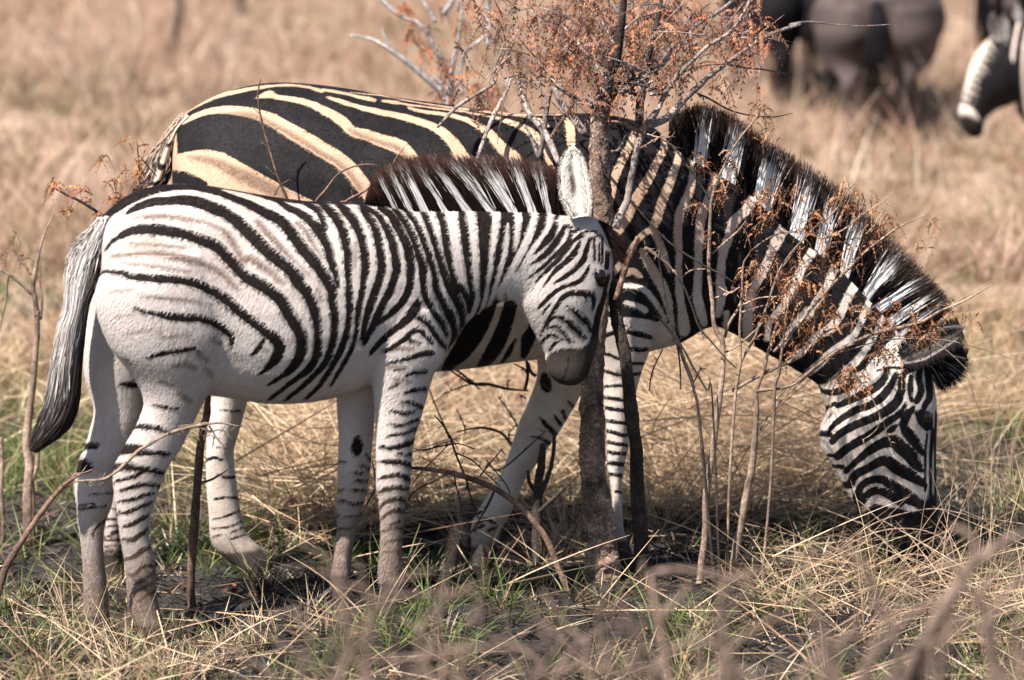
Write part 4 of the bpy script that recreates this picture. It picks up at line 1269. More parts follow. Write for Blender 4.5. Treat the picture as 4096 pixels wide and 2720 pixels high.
# ---- the thorn tree the foal stands against
TY = -0.2
tree = thing('thorn_tree', 'young thorn tree with cracked bark and rusty dead leaves, trunk at the foal\'s nose', 'tree')
stem('trunk', 'S:2425,2400,160 2412,2280,150 2402,2164,138 2392,2050,122 2375,1900,110 2370,1700,106 2365,1560,95 2385,1300,88 2408,1000,85 2410,840,85 2400,700,86 2396,560,82 2400,480,82 2415,410,78', TY, M_BARK, tree, True, .92, 30, 0.0, steps=16, knob=.13)
stem('trunk_top', 'S:2412,430,66 2440,340,52 2462,250,44 2478,150,36 2490,60,30 2500,-60,24', TY, M_CHAR, tree, sides=18, rough=0, dY=.1, steps=12, knob=.10)
BR = [
 ('J:380,1210,85 420,1100,80 490,960,72 520,800,66 565,560,64 600,400,70 650,270,66 720,170,56 790,80,46', M_GREY, 0.02),
 ('P:940,1160,60 1020,1030,52 1080,900,48 1150,790,44 1220,700,42 1350,570,36 1500,430,34 1690,310,32 1790,180,30 1870,40,24 1900,-80,18', M_GREY, 0.1),
 ('P:930,1190,80 1100,1115,72 1200,1015,68 1300,905,66 1400,820,56 1500,720,50 1650,610,44 1750,540,38 1900,430,38 2050,340,40 2200,280,40 2361,230,28 T:150,235,30 300,208,24 500,222,12 800,245,8 1100,230,5', M_GREY, 0.15),
 ('P:1650,600,24 1500,610,20 1350,640,18 1250,690,14', M_BROWN, 0.05),
 ('P:1690,610,24 1850,640,20 2000,655,16 2100,672,13 2300,712,7', M_DARKTW, 0.1),
 ('P:1390,880,20 1500,930,20 1700,1040,17 1900,1090,14 2100,1105,12 2290,1070,7', M_DARKTW, 0.08),
 ('P:1720,560,20 1830,560,18 1950,490,16 2080,390,12 2180,270,8', M_DARKTW, 0.05),
 ('P:845,1150,84 850,980,84 885,820,76 935,640,70 960,500,70 975,380,58 1000,250,50 1040,80,40 1060,-60,30', M_CHAR, 0.1),
 ('P:505,960,90 620,900,68 750,830,56 900,740,54 1000,650,54 1100,560,54 1200,450,54 1320,370,34 1340,280,28 1450,190,32 1550,140,32 1700,30,34 1790,-50,26', M_GREY, 0.2),
 ('P:430,980,56 300,945,38 180,890,36 70,830,24 0,800,14', M_DARKTW, 0.05),
 ('P:330,1260,84 200,1090,74 100,960,64 0,850,56 I:1800,740,50 1740,660,40 1700,560,30 1650,470,20', M_GREY, 0.05),
 ('P:10,1300,32 80,1180,30 170,1060,28 230,950,22', M_BROWN, 0.05),
 ('I:1975,840,56 1900,660,64 1820,520,64 1720,400,56 1660,300,46 1630,190,34 1600,60,20', M_GREY, 0.08),
 ('I:1185,830,26 1240,680,36 1290,540,36 1350,400,42 1420,260,38 1490,130,28 1520,40,20', M_GREY, 0.1),
 ('I:830,490,26 920,390,32 1000,310,36 1130,220,36 1270,140,36 1370,60,28 1390,-60,20', M_GREY, 0.12),
 ('P:580,1150,26 680,1160,30 760,1195,32 830,1240,34', M_TAN, 0.02),
 ('P:580,1430,24 640,1420,30 690,1340,26 700,1300,20 735,1265,10', M_GREY, 0.02),
 ('P:600,900,22 760,640,18 850,560,16 940,430,14', M_GREY, 0.1),
 ('P:560,780,30 420,600,26 300,450,22 180,300,18 60,200,12', M_GREY, 0.1),
 ('P:640,480,26 540,300,24 470,150,18 420,20,12', M_GREY, 0.1),
 ('P:680,300,26 820,180,22 1000,120,18 1150,60,12', M_GREY, 0.1),
 ('P:970,420,24 1090,300,20 1250,250,16 1340,120,12', M_GREY, 0.1),
]
for s, mt, dy_ in BR:
    dy_ = -dy_ * 3
    stem('branch', s, TY - .01, mt, tree, dY=dy_, sides=9, rough=.06, thorns=5)
for _ in range(34):                          # dark mossy spurs round the fork
    x0, y0_ = rng.uniform(2360, 2600), rng.uniform(270, 440)
    a = rng.uniform(0, 6.28); L = rng.uniform(40, 130)
    stem('spur', f'S:{x0:.0f},{y0_:.0f},16 {x0 + L * .5 * math.cos(a) + rng.normal(0, 10):.0f},{y0_ - abs(L * .5 * math.sin(a)):.0f},13 {x0 + L * math.cos(a):.0f},{y0_ - abs(L * math.sin(a)) + 10:.0f},7', TY - .03 + rng.normal(0, .05), M_DARKTW if _ % 3 else M_GREY, tree, sides=6, rough=.25, thorns=7)
# twigs that carry the crown's leaves
for _ in range(97):
    x0, y0_ = rng.uniform(1900, 3060), rng.uniform(-120, 340)
    if x0 > 2750 and y0_ > 230: continue
    a = rng.uniform(0, 6.28); L = rng.uniform(90, 260)
    pts = unproj([(x0, y0_), (x0 + L * .5 * math.cos(a) + rng.normal(0, 8), y0_ + L * .5 * math.sin(a)), (x0 + L * math.cos(a), y0_ + L * math.sin(a) + 15)], TY + .35 + rng.normal(0, .3))
    tw = MB(); tw.tube(pts, [.0024, .0017, .0008], 4)
    tw.build('twig', M_GREY, tree)
spots = []
for cx, cy, rx, ry, n in ((2500, 60, 230, 110, 70), (2320, 170, 180, 110, 48), (2250, 40, 160, 70, 26), (2700, 70, 170, 90, 46), (2950, 60, 90, 70, 22), (2990, 100, 50, 60, 14), (2560, 190, 160, 80, 26),
                          (2360, 260, 130, 60, 18), (2720, 260, 40, 30, 8), (2080, 180, 160, 130, 34), (1960, 60, 120, 90, 12), (1900, 330, 80, 60, 6), (2420, 340, 60, 30, 8), (2990, 290, 20, 30, 2), (2850, 200, 50, 60, 6)):
    for _ in range(n):
        spots.append((cx + rng.normal(0, rx * .6), cy + rng.normal(0, ry * .6)))
leaves('crown', spots, TY + .4, tree, 3.3, 34, (.03, .075), ((.33, .12, .06), (.20, .085, .055), (.40, .18, .09), (.10, .05, .04), (.27, .15, .11), (.16, .10, .085)), dep=.34)

t2 = thing('burnt_tree', 'slim charred tree stem leaning beside the thick trunk, in the foal\'s shadow', 'tree')
stem('trunk', 'S:2568,2400,62 2563,2164,58 2548,1930,56 2545,1800,54 2530,1690,52 2515,1560,54 2500,1430,50 2478,1320,48 2465,1260,50 2455,1180,52 2440,1110,40 2430,1030,33 2420,950,26 2412,880,20', -.17, M_CHAR, t2, True, 1.0, 22, 0.0, steps=14, knob=.09)
stem('branch', 'S:2463,1200,26 2500,1080,24 2525,1010,22 2550,945,12', -.2, M_BROWN, t2)
stem('branch', 'D:1690,1200,26 1740,1175,14', -.2, M_CHAR, t2)
stem('branch', 'D:1660,1020,30 1690,980,20 1720,950,12', -.2, M_CHAR, t2)
stem('branch', 'D:1620,640,26 1690,620,20 1760,660,10', -.2, M_CHAR, t2)

# ---- the shrub with clusters of rusty leaves before the mare's neck
SY = -.3
sh = thing('rusty_shrub', 'bare shrub of straight pale twigs with clusters of rusty leaves before the grazing zebra\'s neck', 'shrub')
SHR = [
 'S:2800,2330,30 2806,2260,30 2822,2122,29 2824,1995,28 2838,1900,27 N:1140,1568,54 1160,1400,50 1165,1200,48 1150,1080,56 1080,950,44 1060,700,40 1030,450,38 1030,200,34 J:1268,1520,36 1270,1300,36 1280,1100,32 1290,950,28 1350,750,26 1420,600,22 1500,450,22 1580,330,20 1720,150,18 P:1960,1000,10 2040,910,8',
 'N:1180,1060,32 1220,930,28 1300,800,28 1340,690,26 1345,500,22 1360,350,17 1420,250,14 1400,120,11 1340,0,9',
 'S:2905,2290,12 2920,1900,12 2940,1600,13 N:1310,1400,34 1330,1280,28 1320,1000,26 1330,800,22 1340,600,18',
 'N:1330,1290,26 1440,1100,25 1500,970,23 1570,780,22 1650,540,22 1720,380,18 1850,210,18 1980,80,16 2100,-60,13',
 'S:2925,2300,34 2960,2120,33 2990,1960,32 3010,1860,30 3027,1650,22 N:1480,1568,36 1540,1400,34 1590,1200,30 1640,1040,27 1700,860,25 1800,720,22 1880,560,18 2000,440,15',
 'S:3050,2300,12 3085,1900,12 N:1650,1568,34 1690,1400,34 1720,1150,28 1750,960,25 1770,800,22 1800,650,14',
 'N:1640,1200,28 1800,1030,28 1930,870,28 2050,730,28 2200,560,28 2361,400,27 K:700,890,27 870,720,24 1050,580,19 1200,480,15 1450,365,8',
 'N:1250,1568,34 1450,1450,36 1700,1330,36 1900,1240,30 2000,1130,26 2130,1010,22 2361,920,18',
 'N:1480,1568,30 1800,1520,28 2000,1370,32 2200,1220,28 2361,1130,28 K:770,1568,33 1000,1480,36 1200,1440,36 1400,1382,30 1560,1290,26 1750,1210,23 1900,1130,16 2090,1020,9',
 'K:60,900,20 240,650,20 350,530,20 480,430,18 600,310,18 680,170,14 760,80,8',
 'K:450,600,16 650,520,15 800,400,15 950,300,12 1100,190,9 1210,30,6',
 'K:870,560,15 950,470,13 1020,360,11 1080,240,8',
 'N:1060,540,20 1220,640,14 1300,600,10', 'N:1090,690,20 1220,640,18 1320,590,16', 'N:1340,760,18 1500,690,16 1680,675,12',
 'N:1320,830,18 1450,790,16 1540,760,12', 'N:770,500,14 860,430,16 1000,415,14', 'N:1190,1200,22 1300,1140,18 1450,1010,14 1540,920,10',
 'N:1060,270,22 1150,190,22 1300,60,22 1380,-40,16', 'N:1420,250,18 1550,150,17 1700,80,15 1900,65,12 2060,80,8',
 'J:610,460,14 720,395,14 800,350,14 900,300,10', 'J:680,320,14 780,350,16 900,350,14 945,300,8', 'J:820,370,18 930,440,16 1000,540,16 1100,680,18 1200,820,18 1270,940,20',
 'L:250,380,20 420,260,18 600,120,14 760,60,12', 'K:760,1400,16 950,1480,14', 'K:860,1310,14 960,1230,13 1050,1160,8', 'K:560,1480,26 700,1415,20 760,1400,14',
 'L:900,520,8 960,640,10 1000,760,10 980,850,9 900,930,8 830,968,8', 'L:840,420,10 1000,720,8 1080,940,7 1110,1030,5',
]
for j, s in enumerate(SHR):
    stem('stem', s, SY + (.03 if j % 3 == 1 else 0), M_TAN if j not in (22,) else M_DARKTW, sh, j in (0, 2, 4, 5), 1.0, 7, .06, dY=.03, thorns=4)
Npts = [(1450, 450), (1500, 420), (1600, 450), (1690, 430), (1800, 480), (1820, 520), (1750, 560), (1900, 640), (1950, 660), (2150, 170), (2200, 110), (2250, 330), (2200, 300), (1820, 800), (1700, 980), (2000, 890), (2100, 960), (2130, 760), (2080, 800),
        (2300, 1400), (2280, 1480), (2000, 350), (1480, 330), (1430, 640), (1420, 540), (1380, 420), (1460, 300), (1900, 200), (1990, 60), (2320, 870), (2200, 850), (1830, 1100), (1950, 1000), (1500, 930), (1570, 880), (1640, 300), (1980, 270), (1760, 640), (1930, 520), (2100, 560)]
Kpts = [(650, 250), (700, 330), (620, 200), (640, 90), (400, 350), (330, 480), (300, 420), (540, 630), (600, 590), (250, 820), (180, 860), (150, 980), (100, 930), (900, 580), (1000, 520), (1040, 480), (780, 1230), (760, 1190), (950, 1370), (1070, 1400), (1080, 1330), (1340, 1300), (1400, 1240), (460, 1430),
        (430, 1390), (530, 1260), (130, 1300), (60, 1270), (200, 1150), (750, 640), (820, 880), (500, 800), (940, 1260), (1160, 1220), (1700, 1290), (1850, 1300), (1600, 1220), (1500, 1430), (1620, 1480), (1450, 1460), (1300, 1450), (930, 230), (790, 180), (1130, 400), (940, 390), (1540, 440), (1380, 620)]
Lpts = [(1000, 100), (1040, 160), (980, 60), (1090, 130), (1080, 60), (700, 330), (640, 400), (760, 380), (800, 450), (680, 280), (740, 300), (870, 430), (1500, 30), (1430, 40), (420, 100), (250, 60)]
Jpts = [(1180, 520), (1250, 600), (1500, 520), (1460, 560), (1380, 800), (1370, 900), (1160, 950), (1800, 870), (1900, 820), (1750, 1040), (1850, 1060), (1940, 930), (1650, 890), (1300, 1260), (1650, 1180), (1780, 950), (1740, 110), (1800, 130), (1760, 230), (1720, 70), (1780, 320), (2100, 820)]
sp = [(2400 + x / 2.361, 900 + y / 2.361) for x, y in Npts] + [(3096 + x / 2.361, 700 + y / 2.361) for x, y in Kpts] + [(3096 + x / 2.361, 1350 + y / 2.361) for x, y in Lpts] + [(2300 + x / 2.361, 400 + y / 2.361) for x, y in Jpts]
leaves('foliage', sp, SY, sh, 8, 20, (.018, .042), ((.30, .12, .055), (.40, .19, .09), (.17, .075, .04), (.46, .25, .13), (.08, .04, .025)), .05, 8)

ds = thing('dark_thorn_shrub', 'thin dark thorny stems rising in front of the grazing zebra\'s foreleg and chest', 'shrub')
for j, s in enumerate(('S:2860,2350,14 2800,1700,13 N:890,1568,30 860,1450,38 800,1300,38 740,1130,32 680,1020,28 580,900,24 500,850,14', 'N:760,1550,16 760,1400,16 740,1200,18 700,1020,17 650,850,17 610,640,17 580,470,16 560,320,12 590,180,8',
            'S:2880,2330,14 N:1060,1620,16 1010,1560,20 900,1380,20 810,1210,22 740,1090,20 690,980,18', 'N:740,500,16 800,600,18 870,780,20 940,970,22 1050,1100,18 1180,1250,14 1280,1350,10', 'N:465,1568,12 490,1400,14 540,1280,13 590,1180,12',
            'N:560,300,14 480,240,22 430,210,26', 'N:420,210,18 530,290,18 640,370,16 740,490,14', 'N:880,1490,14 930,1400,12 950,1330,8', 'J:520,930,16 620,1060,18 760,1220,20 920,1370,21 1050,1460,21 1180,1540,21 N:1000,395,20 1150,470,18 1270,550,14',
            'N:120,900,10 180,940,12 260,955,10', 'N:130,200,10 380,880,12 560,880,10')):
    if j == 10: continue
    stem('stem', s, -.33, M_DARKTW if j not in (5, 6) else M_TAN, ds, j in (0, 2), 1.0, 7, .06, thorns=8)

# ---- bare twigs between the two zebras
bt = thing('bare_twigs', 'thin bare thorny twigs standing between the foal\'s back and the larger zebra\'s flank', 'twig')
for s in ('S:1575,2300,14 1560,1700,14 H:2200,2750,26 1750,1900,28 1560,1320,28 1530,1170,26 1470,1030,26 1410,860,24 1350,650,22 1300,470,20 1270,330,18 1255,200,17 1265,110,16 1285,35,8', 'H:1440,960,10 1390,920,9 1330,860,6', 'H:1410,1140,12 1460,1050,12 1555,985,7', 'H:1340,665,9 1280,630,6', 'H:1265,360,9 1195,290,6',
          'S:1585,2330,14 1570,1800,14 1500,1400,13 B:1000,1200,28 820,620,28 860,485,26 940,390,24 1000,310,20 1060,235,19 1150,180,17 1260,145,17 1380,135,13 1445,150,8', 'S:1595,2330,14 1580,1800,14 B:1400,1400,26 1100,600,28 1150,480,26 1300,400,23 1420,310,21 1530,245,19 1580,150,17 1620,70,15 1690,-20,11', 'B:1545,235,14 1590,230,8', 'B:1205,440,12 1195,380,5', 'B:940,400,12 955,360,6', 'B:1295,140,8 1292,100,4'):
    stem('twig', s, -.22, M_BROWN, bt, s[0] == 'S', 1.0, 6, .06)

rl = thing('rust_leaf_twig', 'dark twig tipped with rusty dead leaves sticking out behind the foal\'s rump', 'twig')
stem('twig', 'A:1150,760,34 1050,680,32 940,600,30 850,540,28 750,480,26 640,430,20 530,370,15', -.2, M_DARKTW, rl, True)
stem('twig', 'H:140,1180,18 140,1050,18 130,850,18 115,650,12', -.15, M_BROWN, rl, True)
stem('twig', 'H:130,760,10 200,840,12 300,960,10', -.15, M_DARKTW, rl)
stem('twig', 'H:60,590,6 110,640,8 140,680,8', -.15, M_BROWN, rl)
leaves('foliage', [(220, 728), (215, 742), (232, 735), (310, 762), (318, 745), (400, 845), (410, 850), (460, 790), (450, 800), (475, 780), (550, 670), (556, 690), (553, 640), (520, 560), (505, 550), (470, 720), (440, 725), (280, 830), (265, 840), (420, 620), (400, 640), (360, 800), (590, 585), (500, 660)], -.2, rl, 5, 11, (.018, .038), ((.36, .14, .06), (.26, .09, .045), (.44, .22, .10)), .02)

sap = thing('sapling', 'straight brown leafless sapling standing to the right of the foal\'s near hind leg', 'sapling')
stem('stem', 'S:762,2360,34 765,2270,33 775,2130,38 788,1960,34 800,1800,33 Z:1925,1200,72 1950,1100,72 1965,900,56 1985,800,44 1990,700,30', -.35, M_BROWN, sap, True, 1.0, 12, .05)
stem('branch', 'G:1890,430,26 1990,400,22 2080,350,18 2150,305,8', -.36, M_BROWN, sap)
tb = thing('thorn_branch', 'dry thorny branch slanting up across the foal\'s hind legs from the lower left corner', 'branch')
TBY = -.98
stem('stem', 'G:-130,1800,90 -60,1600,84 30,1300,74 110,1130,66 220,960,60 340,780,54 480,590,48 600,455,42 690,390,34 760,350,22 880,300,12', TBY, M_BROWN, tb, True, 1.0, 9, .06)
stem('side_branch', 'G:590,480,26 700,420,24 850,405,24 1000,385,28 1150,280,32 1300,130,32 Z:1400,1370,30 1550,1280,30 1700,1225,34 1850,1190,34 2050,1160,22 2280,1195,10', TBY, M_TAN, tb, False, 1.0, 7, .06, thorns=22)
for s in ('Z:1900,1170,22 1960,1170,22 2030,1280,18 2080,1340,15 2145,1400,8', 'Z:1760,1290,14 1860,1285,14 1980,1280,8', 'Z:2000,1240,16 2100,1230,14 2210,1330,6', 'Z:1700,1230,14 1720,1190,12 1800,1180,8', 'G:830,400,12 820,440,12 870,465,6', 'G:980,390,12 975,440,10 985,500,5', 'G:690,400,12 700,350,12 790,330,8', 'Z:2030,1290,14 2010,1340,5', 'Z:1850,1190,16 1950,1230,18 2000,1240,14'):
    stem('side_branch', s, TBY, M_TAN, tb, thorns=5)
fb = thing('fallen_branch', 'long brown fallen branch sagging to the ground below the muzzle of the foal', 'branch')
stem('branch', 'F:1400,300,14 1700,285,28 2000,310,44 2200,350,54 2361,405,56 O:400,1060,58 560,1160,60 680,1260,62 800,1400,62 920,1568,60 S:2240,2290,24 2300,2440,20', -.45, M_BROWN, fb, False, 1.0, 9, .06)
for s in ('F:2361,110,12 2200,60,10 2000,90,14 1850,120,12 1780,100,6', 'O:400,900,14 500,880,14 640,770,16 770,650,16 930,510,10', 'O:0,570,20 60,760,20 150,980,18 200,1180,14 260,1350,8', 'O:60,740,14 200,800,14 330,920,12 480,1060,10', 'O:340,800,10 440,920,12 520,1020,12 570,1120,12', 'O:420,1090,22 360,1220,22 300,1330,18 190,1500,10', 'O:0,600,22 -60,480,18 -150,380,10', 'O:280,960,14 380,830,14 440,760,12 500,690,8',
          'F:1770,440,10 1850,330,12 2000,180,12 2150,30,8', 'F:1700,650,10 1800,500,12 2000,400,12 2100,340,10', 'F:2160,300,14 2180,450,14 2220,600,12 2230,760,8', 'F:2270,360,14 2300,500,14 2361,640,10', 'F:1330,640,14 1420,480,16 1410,330,14 1390,220,8'):
    stem('twig', s, -.42, M_DARKTW, fb, thorns=4)
st = thing('charred_stump', 'small charred forked stump standing between the forelegs of the larger zebra', 'stump')
stem('trunk', 'S:2148,2150,42 O:820,1330,96 830,1150,88 838,1000,84 860,850,80 880,650,62', .18, M_CHAR, st, True, 1.0, 10, .08)
stem('branch', 'O:845,1150,50 930,950,44 970,780,40 985,600,34 980,520,20', .18, M_CHAR, st)
stem('branch', 'O:810,1110,40 750,1010,38 735,900,24', .18, M_CHAR, st)
stem('branch', 'O:840,1290,44 950,1190,36 1080,1070,28 1200,950,18', .15, M_CHAR, st)
stem('branch', 'D:705,1568,30 735,1420,28 720,1250,26', .3, M_CHAR, st)
th = thing('burnt_thorn_bush', 'burnt thorny bush of thin black twigs under the larger zebra\'s belly', 'shrub')
for s in ('O:740,150,14 540,130,26 350,85,30 200,80,28 100,20,20 -20,-60,14', 'O:200,80,14 60,130,12 -60,180,8', 'O:540,120,14 555,40,8', 'O:600,680,30 500,560,28 380,510,26 250,500,22 60,540,12', 'O:560,600,16 560,540,14 640,460,8', 'O:680,560,14 560,350,14 450,200,10', 'O:720,220,16 660,195,12', 'O:150,560,14 120,440,12 60,330,8', 'D:60,1370,16 130,1420,22 230,1500,28 340,1510,28', 'D:600,1310,14 700,1360,20 740,1420,24', 'D:740,1300,26 760,1380,30 810,1430,34', 'E:1930,1080,12 2000,1260,14 2100,1480,14 2200,1640,10', 'E:2200,900,12 2300,980,14 2400,1080,14',
          'F:1800,110,12 1900,120,14 2050,60,14 2200,0,10', 'F:1830,180,10 1950,230,12 2100,360,10 2200,480,8'):
    stem('twig', s, .55, M_DARKTW, th, thorns=6)
ps = thing('pale_shrub', 'pale leafless forked shrub standing at the left edge beyond the foal\'s tail', 'shrub')
for j, s in enumerate(('S:112,1980,46 118,1860,44 Z:250,1320,96 300,900,74 330,600,64 350,300,64 355,100,56 A:350,1568,56 330,1400,54 312,1300,52 340,1100,44 380,930,30 430,770,18 515,590,8', 'A:300,1360,36 180,1250,32 70,1170,28 0,1130,22', 'A:290,1180,28 230,1080,28 180,1040,22 165,1030,14', 'A:385,1600,32 400,1400,22 380,1280,18 372,1160,12', 'A:75,1180,28 65,1280,28 55,1420,26 20,1580,22 Z:-60,500,20', 'G:300,420,60 350,250,56 360,60,44 380,-60,26', 'G:10,500,50 20,200,46 5,0,40')):
    stem('stem', s, .55, M_TAN, ps, j in (0, 5, 6), .9, 9, .06)
leaves('foliage', [(5, 1010), (25, 1000), (100, 1020), (110, 1025), (60, 930)], .55, ps, 3, 8, (.02, .03), ((.12, .06, .04),), .02)

# ---- the out of focus bush close to the camera, lower right
fg = thing('foreground_shrub', 'leafless brown shrub close to the camera, blurred across the lower right corner', 'shrub')
FGY = -5.2
for s in ('M:1560,1450,90 1650,1200,84 1750,1000,80 1900,750,78 2080,540,72 2250,420,62 2400,350,44', 'M:1900,760,50 1965,620,50 2060,470,52 1990,360,44 1900,330,30', 'M:1250,1400,60 1420,1150,56 1560,980,52 1680,860,50 1830,790,40', 'M:1550,990,48 1430,820,48 1380,620,46 1290,510,36 1240,440,24', 'M:2250,1400,60 2180,1150,56 2120,900,50 2100,740,40 2200,600,34', 'M:2100,880,44 2200,800,44 2361,640,40',
          'M:900,1400,44 1000,1200,40 1150,1080,34 1350,1000,24', 'M:1180,1400,40 1150,1230,38 1080,1090,30 1050,980,20', 'M:1750,1000,40 1860,960,36 1980,980,26', 'M:2000,640,38 1880,560,34 1800,600,26', 'M:2300,1400,44 2330,1180,40 2300,1000,34 2361,880,30', 'M:1350,1400,40 1500,1280,36 1640,1230,30'):
    stem('branch', s, FGY, M_FGB, fg, True, 1.0, 9, .06)
o, P_ = stem('stem', 'M:1560,1440,100 1550,1700,120 1540,2100,130', FGY, M_FGB, fg, False, .8)
fg2 = thing('foreground_shrub', 'low blurred brown twigs close to the camera in front of the foal\'s forelegs', 'shrub')
for s in ('F:1150,1900,70 1120,1600,60 1060,1380,50 900,1250,36', 'F:1300,1900,60 1500,1500,60 1700,1330,46 2000,1250,30', 'F:1120,1500,40 1000,1180,38 860,1080,26 700,980,16', 'F:1450,1560,44 1300,1420,44 1150,1400,36', 'F:1500,1500,60 1900,1480,50 2361,1450,40', 'F:1800,1900,60 2000,1600,50 2361,1380,36', 'F:800,1900,50 700,1700,44 560,1620,30', 'M:0,620,50 200,600,50 450,640,40 650,700,24', 'M:60,900,60 200,760,46 260,680,30', 'M:0,1294,60 150,1100,50 350,1050,36 500,1100,24', 'M:450,700,50 550,640,44 700,610,30'):
    stem('branch', s, -5.0, M_FGB, fg2, True, .85, 8, .06)

def veil(root, n, xr, yr, Y, w):
    for _ in range(n):
        x0, y0_ = rng.uniform(*xr), rng.uniform(*yr)
        a = rng.normal(-math.pi / 2, .8); L = rng.uniform(150, 480)
        pts = [(x0, y0_)]
        for k in range(3):
            a += rng.normal(0, .35); pts.append((pts[-1][0] + L / 3 * math.cos(a), pts[-1][1] + L / 3 * math.sin(a)))
        stem('branch', 'S:' + ' '.join(f'{p[0]:.0f},{p[1]:.0f},{w * (1 - .22 * k):.1f}' for k, p in enumerate(pts)), Y + rng.normal(0, .15), M_FGB, root, True, 1.0, 6, .05)
veil(fg, 36, (2500, 4200), (2480, 2900), FGY, 25)
veil(fg2, 34, (1150, 2700), (2560, 2900), -5.0, 22)
# ---- the white limbed bush behind the tree
wb = thing('white_limbed_bush', 'blurred bush with bare white limbs behind the thorn tree and the zebra\'s back', 'bush')
for s in ('S:1790,420,40 Q:870,870,66 840,840,66 700,720,64 560,600,54 420,500,44 330,440,38 200,370,30 0,330,20', 'Q:370,450,24 330,340,22 310,270,22', 'Q:860,570,52 790,420,54 700,280,44 620,200,30 540,180,30 440,130,34 330,30,40 260,-40,30', 'Q:960,860,56 955,720,50 980,560,44 1040,300,34 1060,80,24', 'Q:960,900,40 870,800,36 780,730,26', 'Q:1300,470,36 1310,200,44 1300,0,44 1300,-80,30', 'Q:880,140,60 960,20,54 1000,-60,36', 'Q:810,210,34 740,90,36 670,-20,26', 'Q:1060,900,36 1045,700,34 1080,500,34 1200,400,24 1280,330,20', 'Q:1020,110,30 1030,0,30', 'Q:1120,440,24 1250,360,22 1420,130,18 1480,0,12'):
    stem('branch', s, 2.2, M_WHITE, wb, 'S:1790' in s, 1.0, 8, .05)
leaves('foliage', [(1400 + x / 2.361, y / 2.361) for x, y in ((560, 300), (590, 380), (900, 640), (850, 600), (1110, 40), (1095, 390), (840, 70), (1060, 210), (860, 880), (980, 890), (1200, 790), (1360, 840), (1330, 900), (1260, 1000), (500, 60), (680, 480), (600, 220), (740, 270), (1320, 980), (1100, 880), (900, 900), (1400, 860))], 2.2, wb, 6, 12, (.03, .06), ((.42, .12, .05), (.30, .12, .06), (.10, .06, .05)), .05)
# ---------------------------------------------------------------- grass
M_GRASS = blade_mat('grass', 0.55, 0.28)
def blades(root, az, lean, L, w, c0, c1, curl, K=5):
    """root (N,3); blades rise leaning by `lean` (0 upright, 1 flat) towards az, bending over by curl"""
    N = len(root)
    k = np.linspace(0, 1, K)[None]
    ang = (lean[:, None] + curl[:, None] * k) * math.pi / 2
    ds = L[:, None] / (K - 1)
    hx = np.cumsum(np.sin(ang) * ds, 1) - np.sin(ang[:, :1]) * ds
    hz = np.cumsum(np.cos(ang) * ds, 1) - np.cos(ang[:, :1]) * ds
    P = np.zeros((N, K, 3))
    P[..., 0] = root[:, :1] + hx * np.cos(az)[:, None]
    P[..., 1] = root[:, 1:2] + hx * np.sin(az)[:, None]
    P[..., 2] = np.maximum(root[:, 2:3] + hz, root[:, 2:3] - .0)
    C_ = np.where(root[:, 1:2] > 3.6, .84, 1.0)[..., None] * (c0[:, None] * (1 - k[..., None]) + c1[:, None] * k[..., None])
    return ribbons(P, w, C_, flat='any', taper=.85)

BURNT = [(1.25, .1, .34, .5), (-.05, -.05, .36, .55), (.35, -.25, .3, .4), (-1.4, .4, .34, .6), (-1.45, -.7, .3, .4), (.05, -1.0, .34, .4), (-.55, -.45, .26, .4), (.95, -1.15, .3, .4), (-.95, .1, .2, .5), (-.62, -1.25, .25, .3), (1.5, -.9, .25, .3), (.6, .35, .25, .4), (-.25, .5, .3, .4)]
def keep(x, y, pal):
    """the fire left bare black patches: straw is thinned out inside them"""
    v = np.zeros(len(x))
    wx = x + .06 * np.sin(17 * y) + .05 * np.sin(11 * x + 5 * y); wy = y + .09 * np.sin(13 * x)
    for a, b, r, q in BURNT: v = np.maximum(v, np.exp(-((wx - a) / r) ** 4 - ((wy - b) / q) ** 4))
    if pal[0][0] < .05: return np.ones(len(x), bool)
    s_ = .9 if pal[0][0] > .3 else .6
    return rng.random(len(x)) > v * s_
def tufts(cx, cy, n, rad, Lr, wr, pal, leanr, curlr, K=5):
    """n blades round each centre"""
    k_ = keep(cx, cy, pal); cx, cy = cx[k_], cy[k_]
    M = len(cx)
    idx = np.repeat(np.arange(M), n)
    N = len(idx)
    tl = rng.uniform(.7, 1.25, M)[idx]
    az = rng.uniform(0, 2 * math.pi, N)
    r = rad * np.sqrt(rng.random(N))
    x = cx[idx] + r * np.cos(az); y = cy[idx] + r * np.sin(az)
    root = np.stack([x, y, gz(x, y) - .008], 1)
    pal = np.array(pal)
    tc = rng.integers(0, len(pal), M)[idx]
    mixr = rng.random(N) < .3
    tc = np.where(mixr, rng.integers(0, len(pal), N), tc)
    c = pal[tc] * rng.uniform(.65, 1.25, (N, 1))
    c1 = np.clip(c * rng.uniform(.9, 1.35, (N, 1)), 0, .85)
    return blades(root, az + rng.normal(0, .6, N), rng.uniform(*leanr, N), rng.uniform(*Lr, N) * tl, rng.uniform(*wr, N), c * .8, c1, rng.uniform(*curlr, N), K)

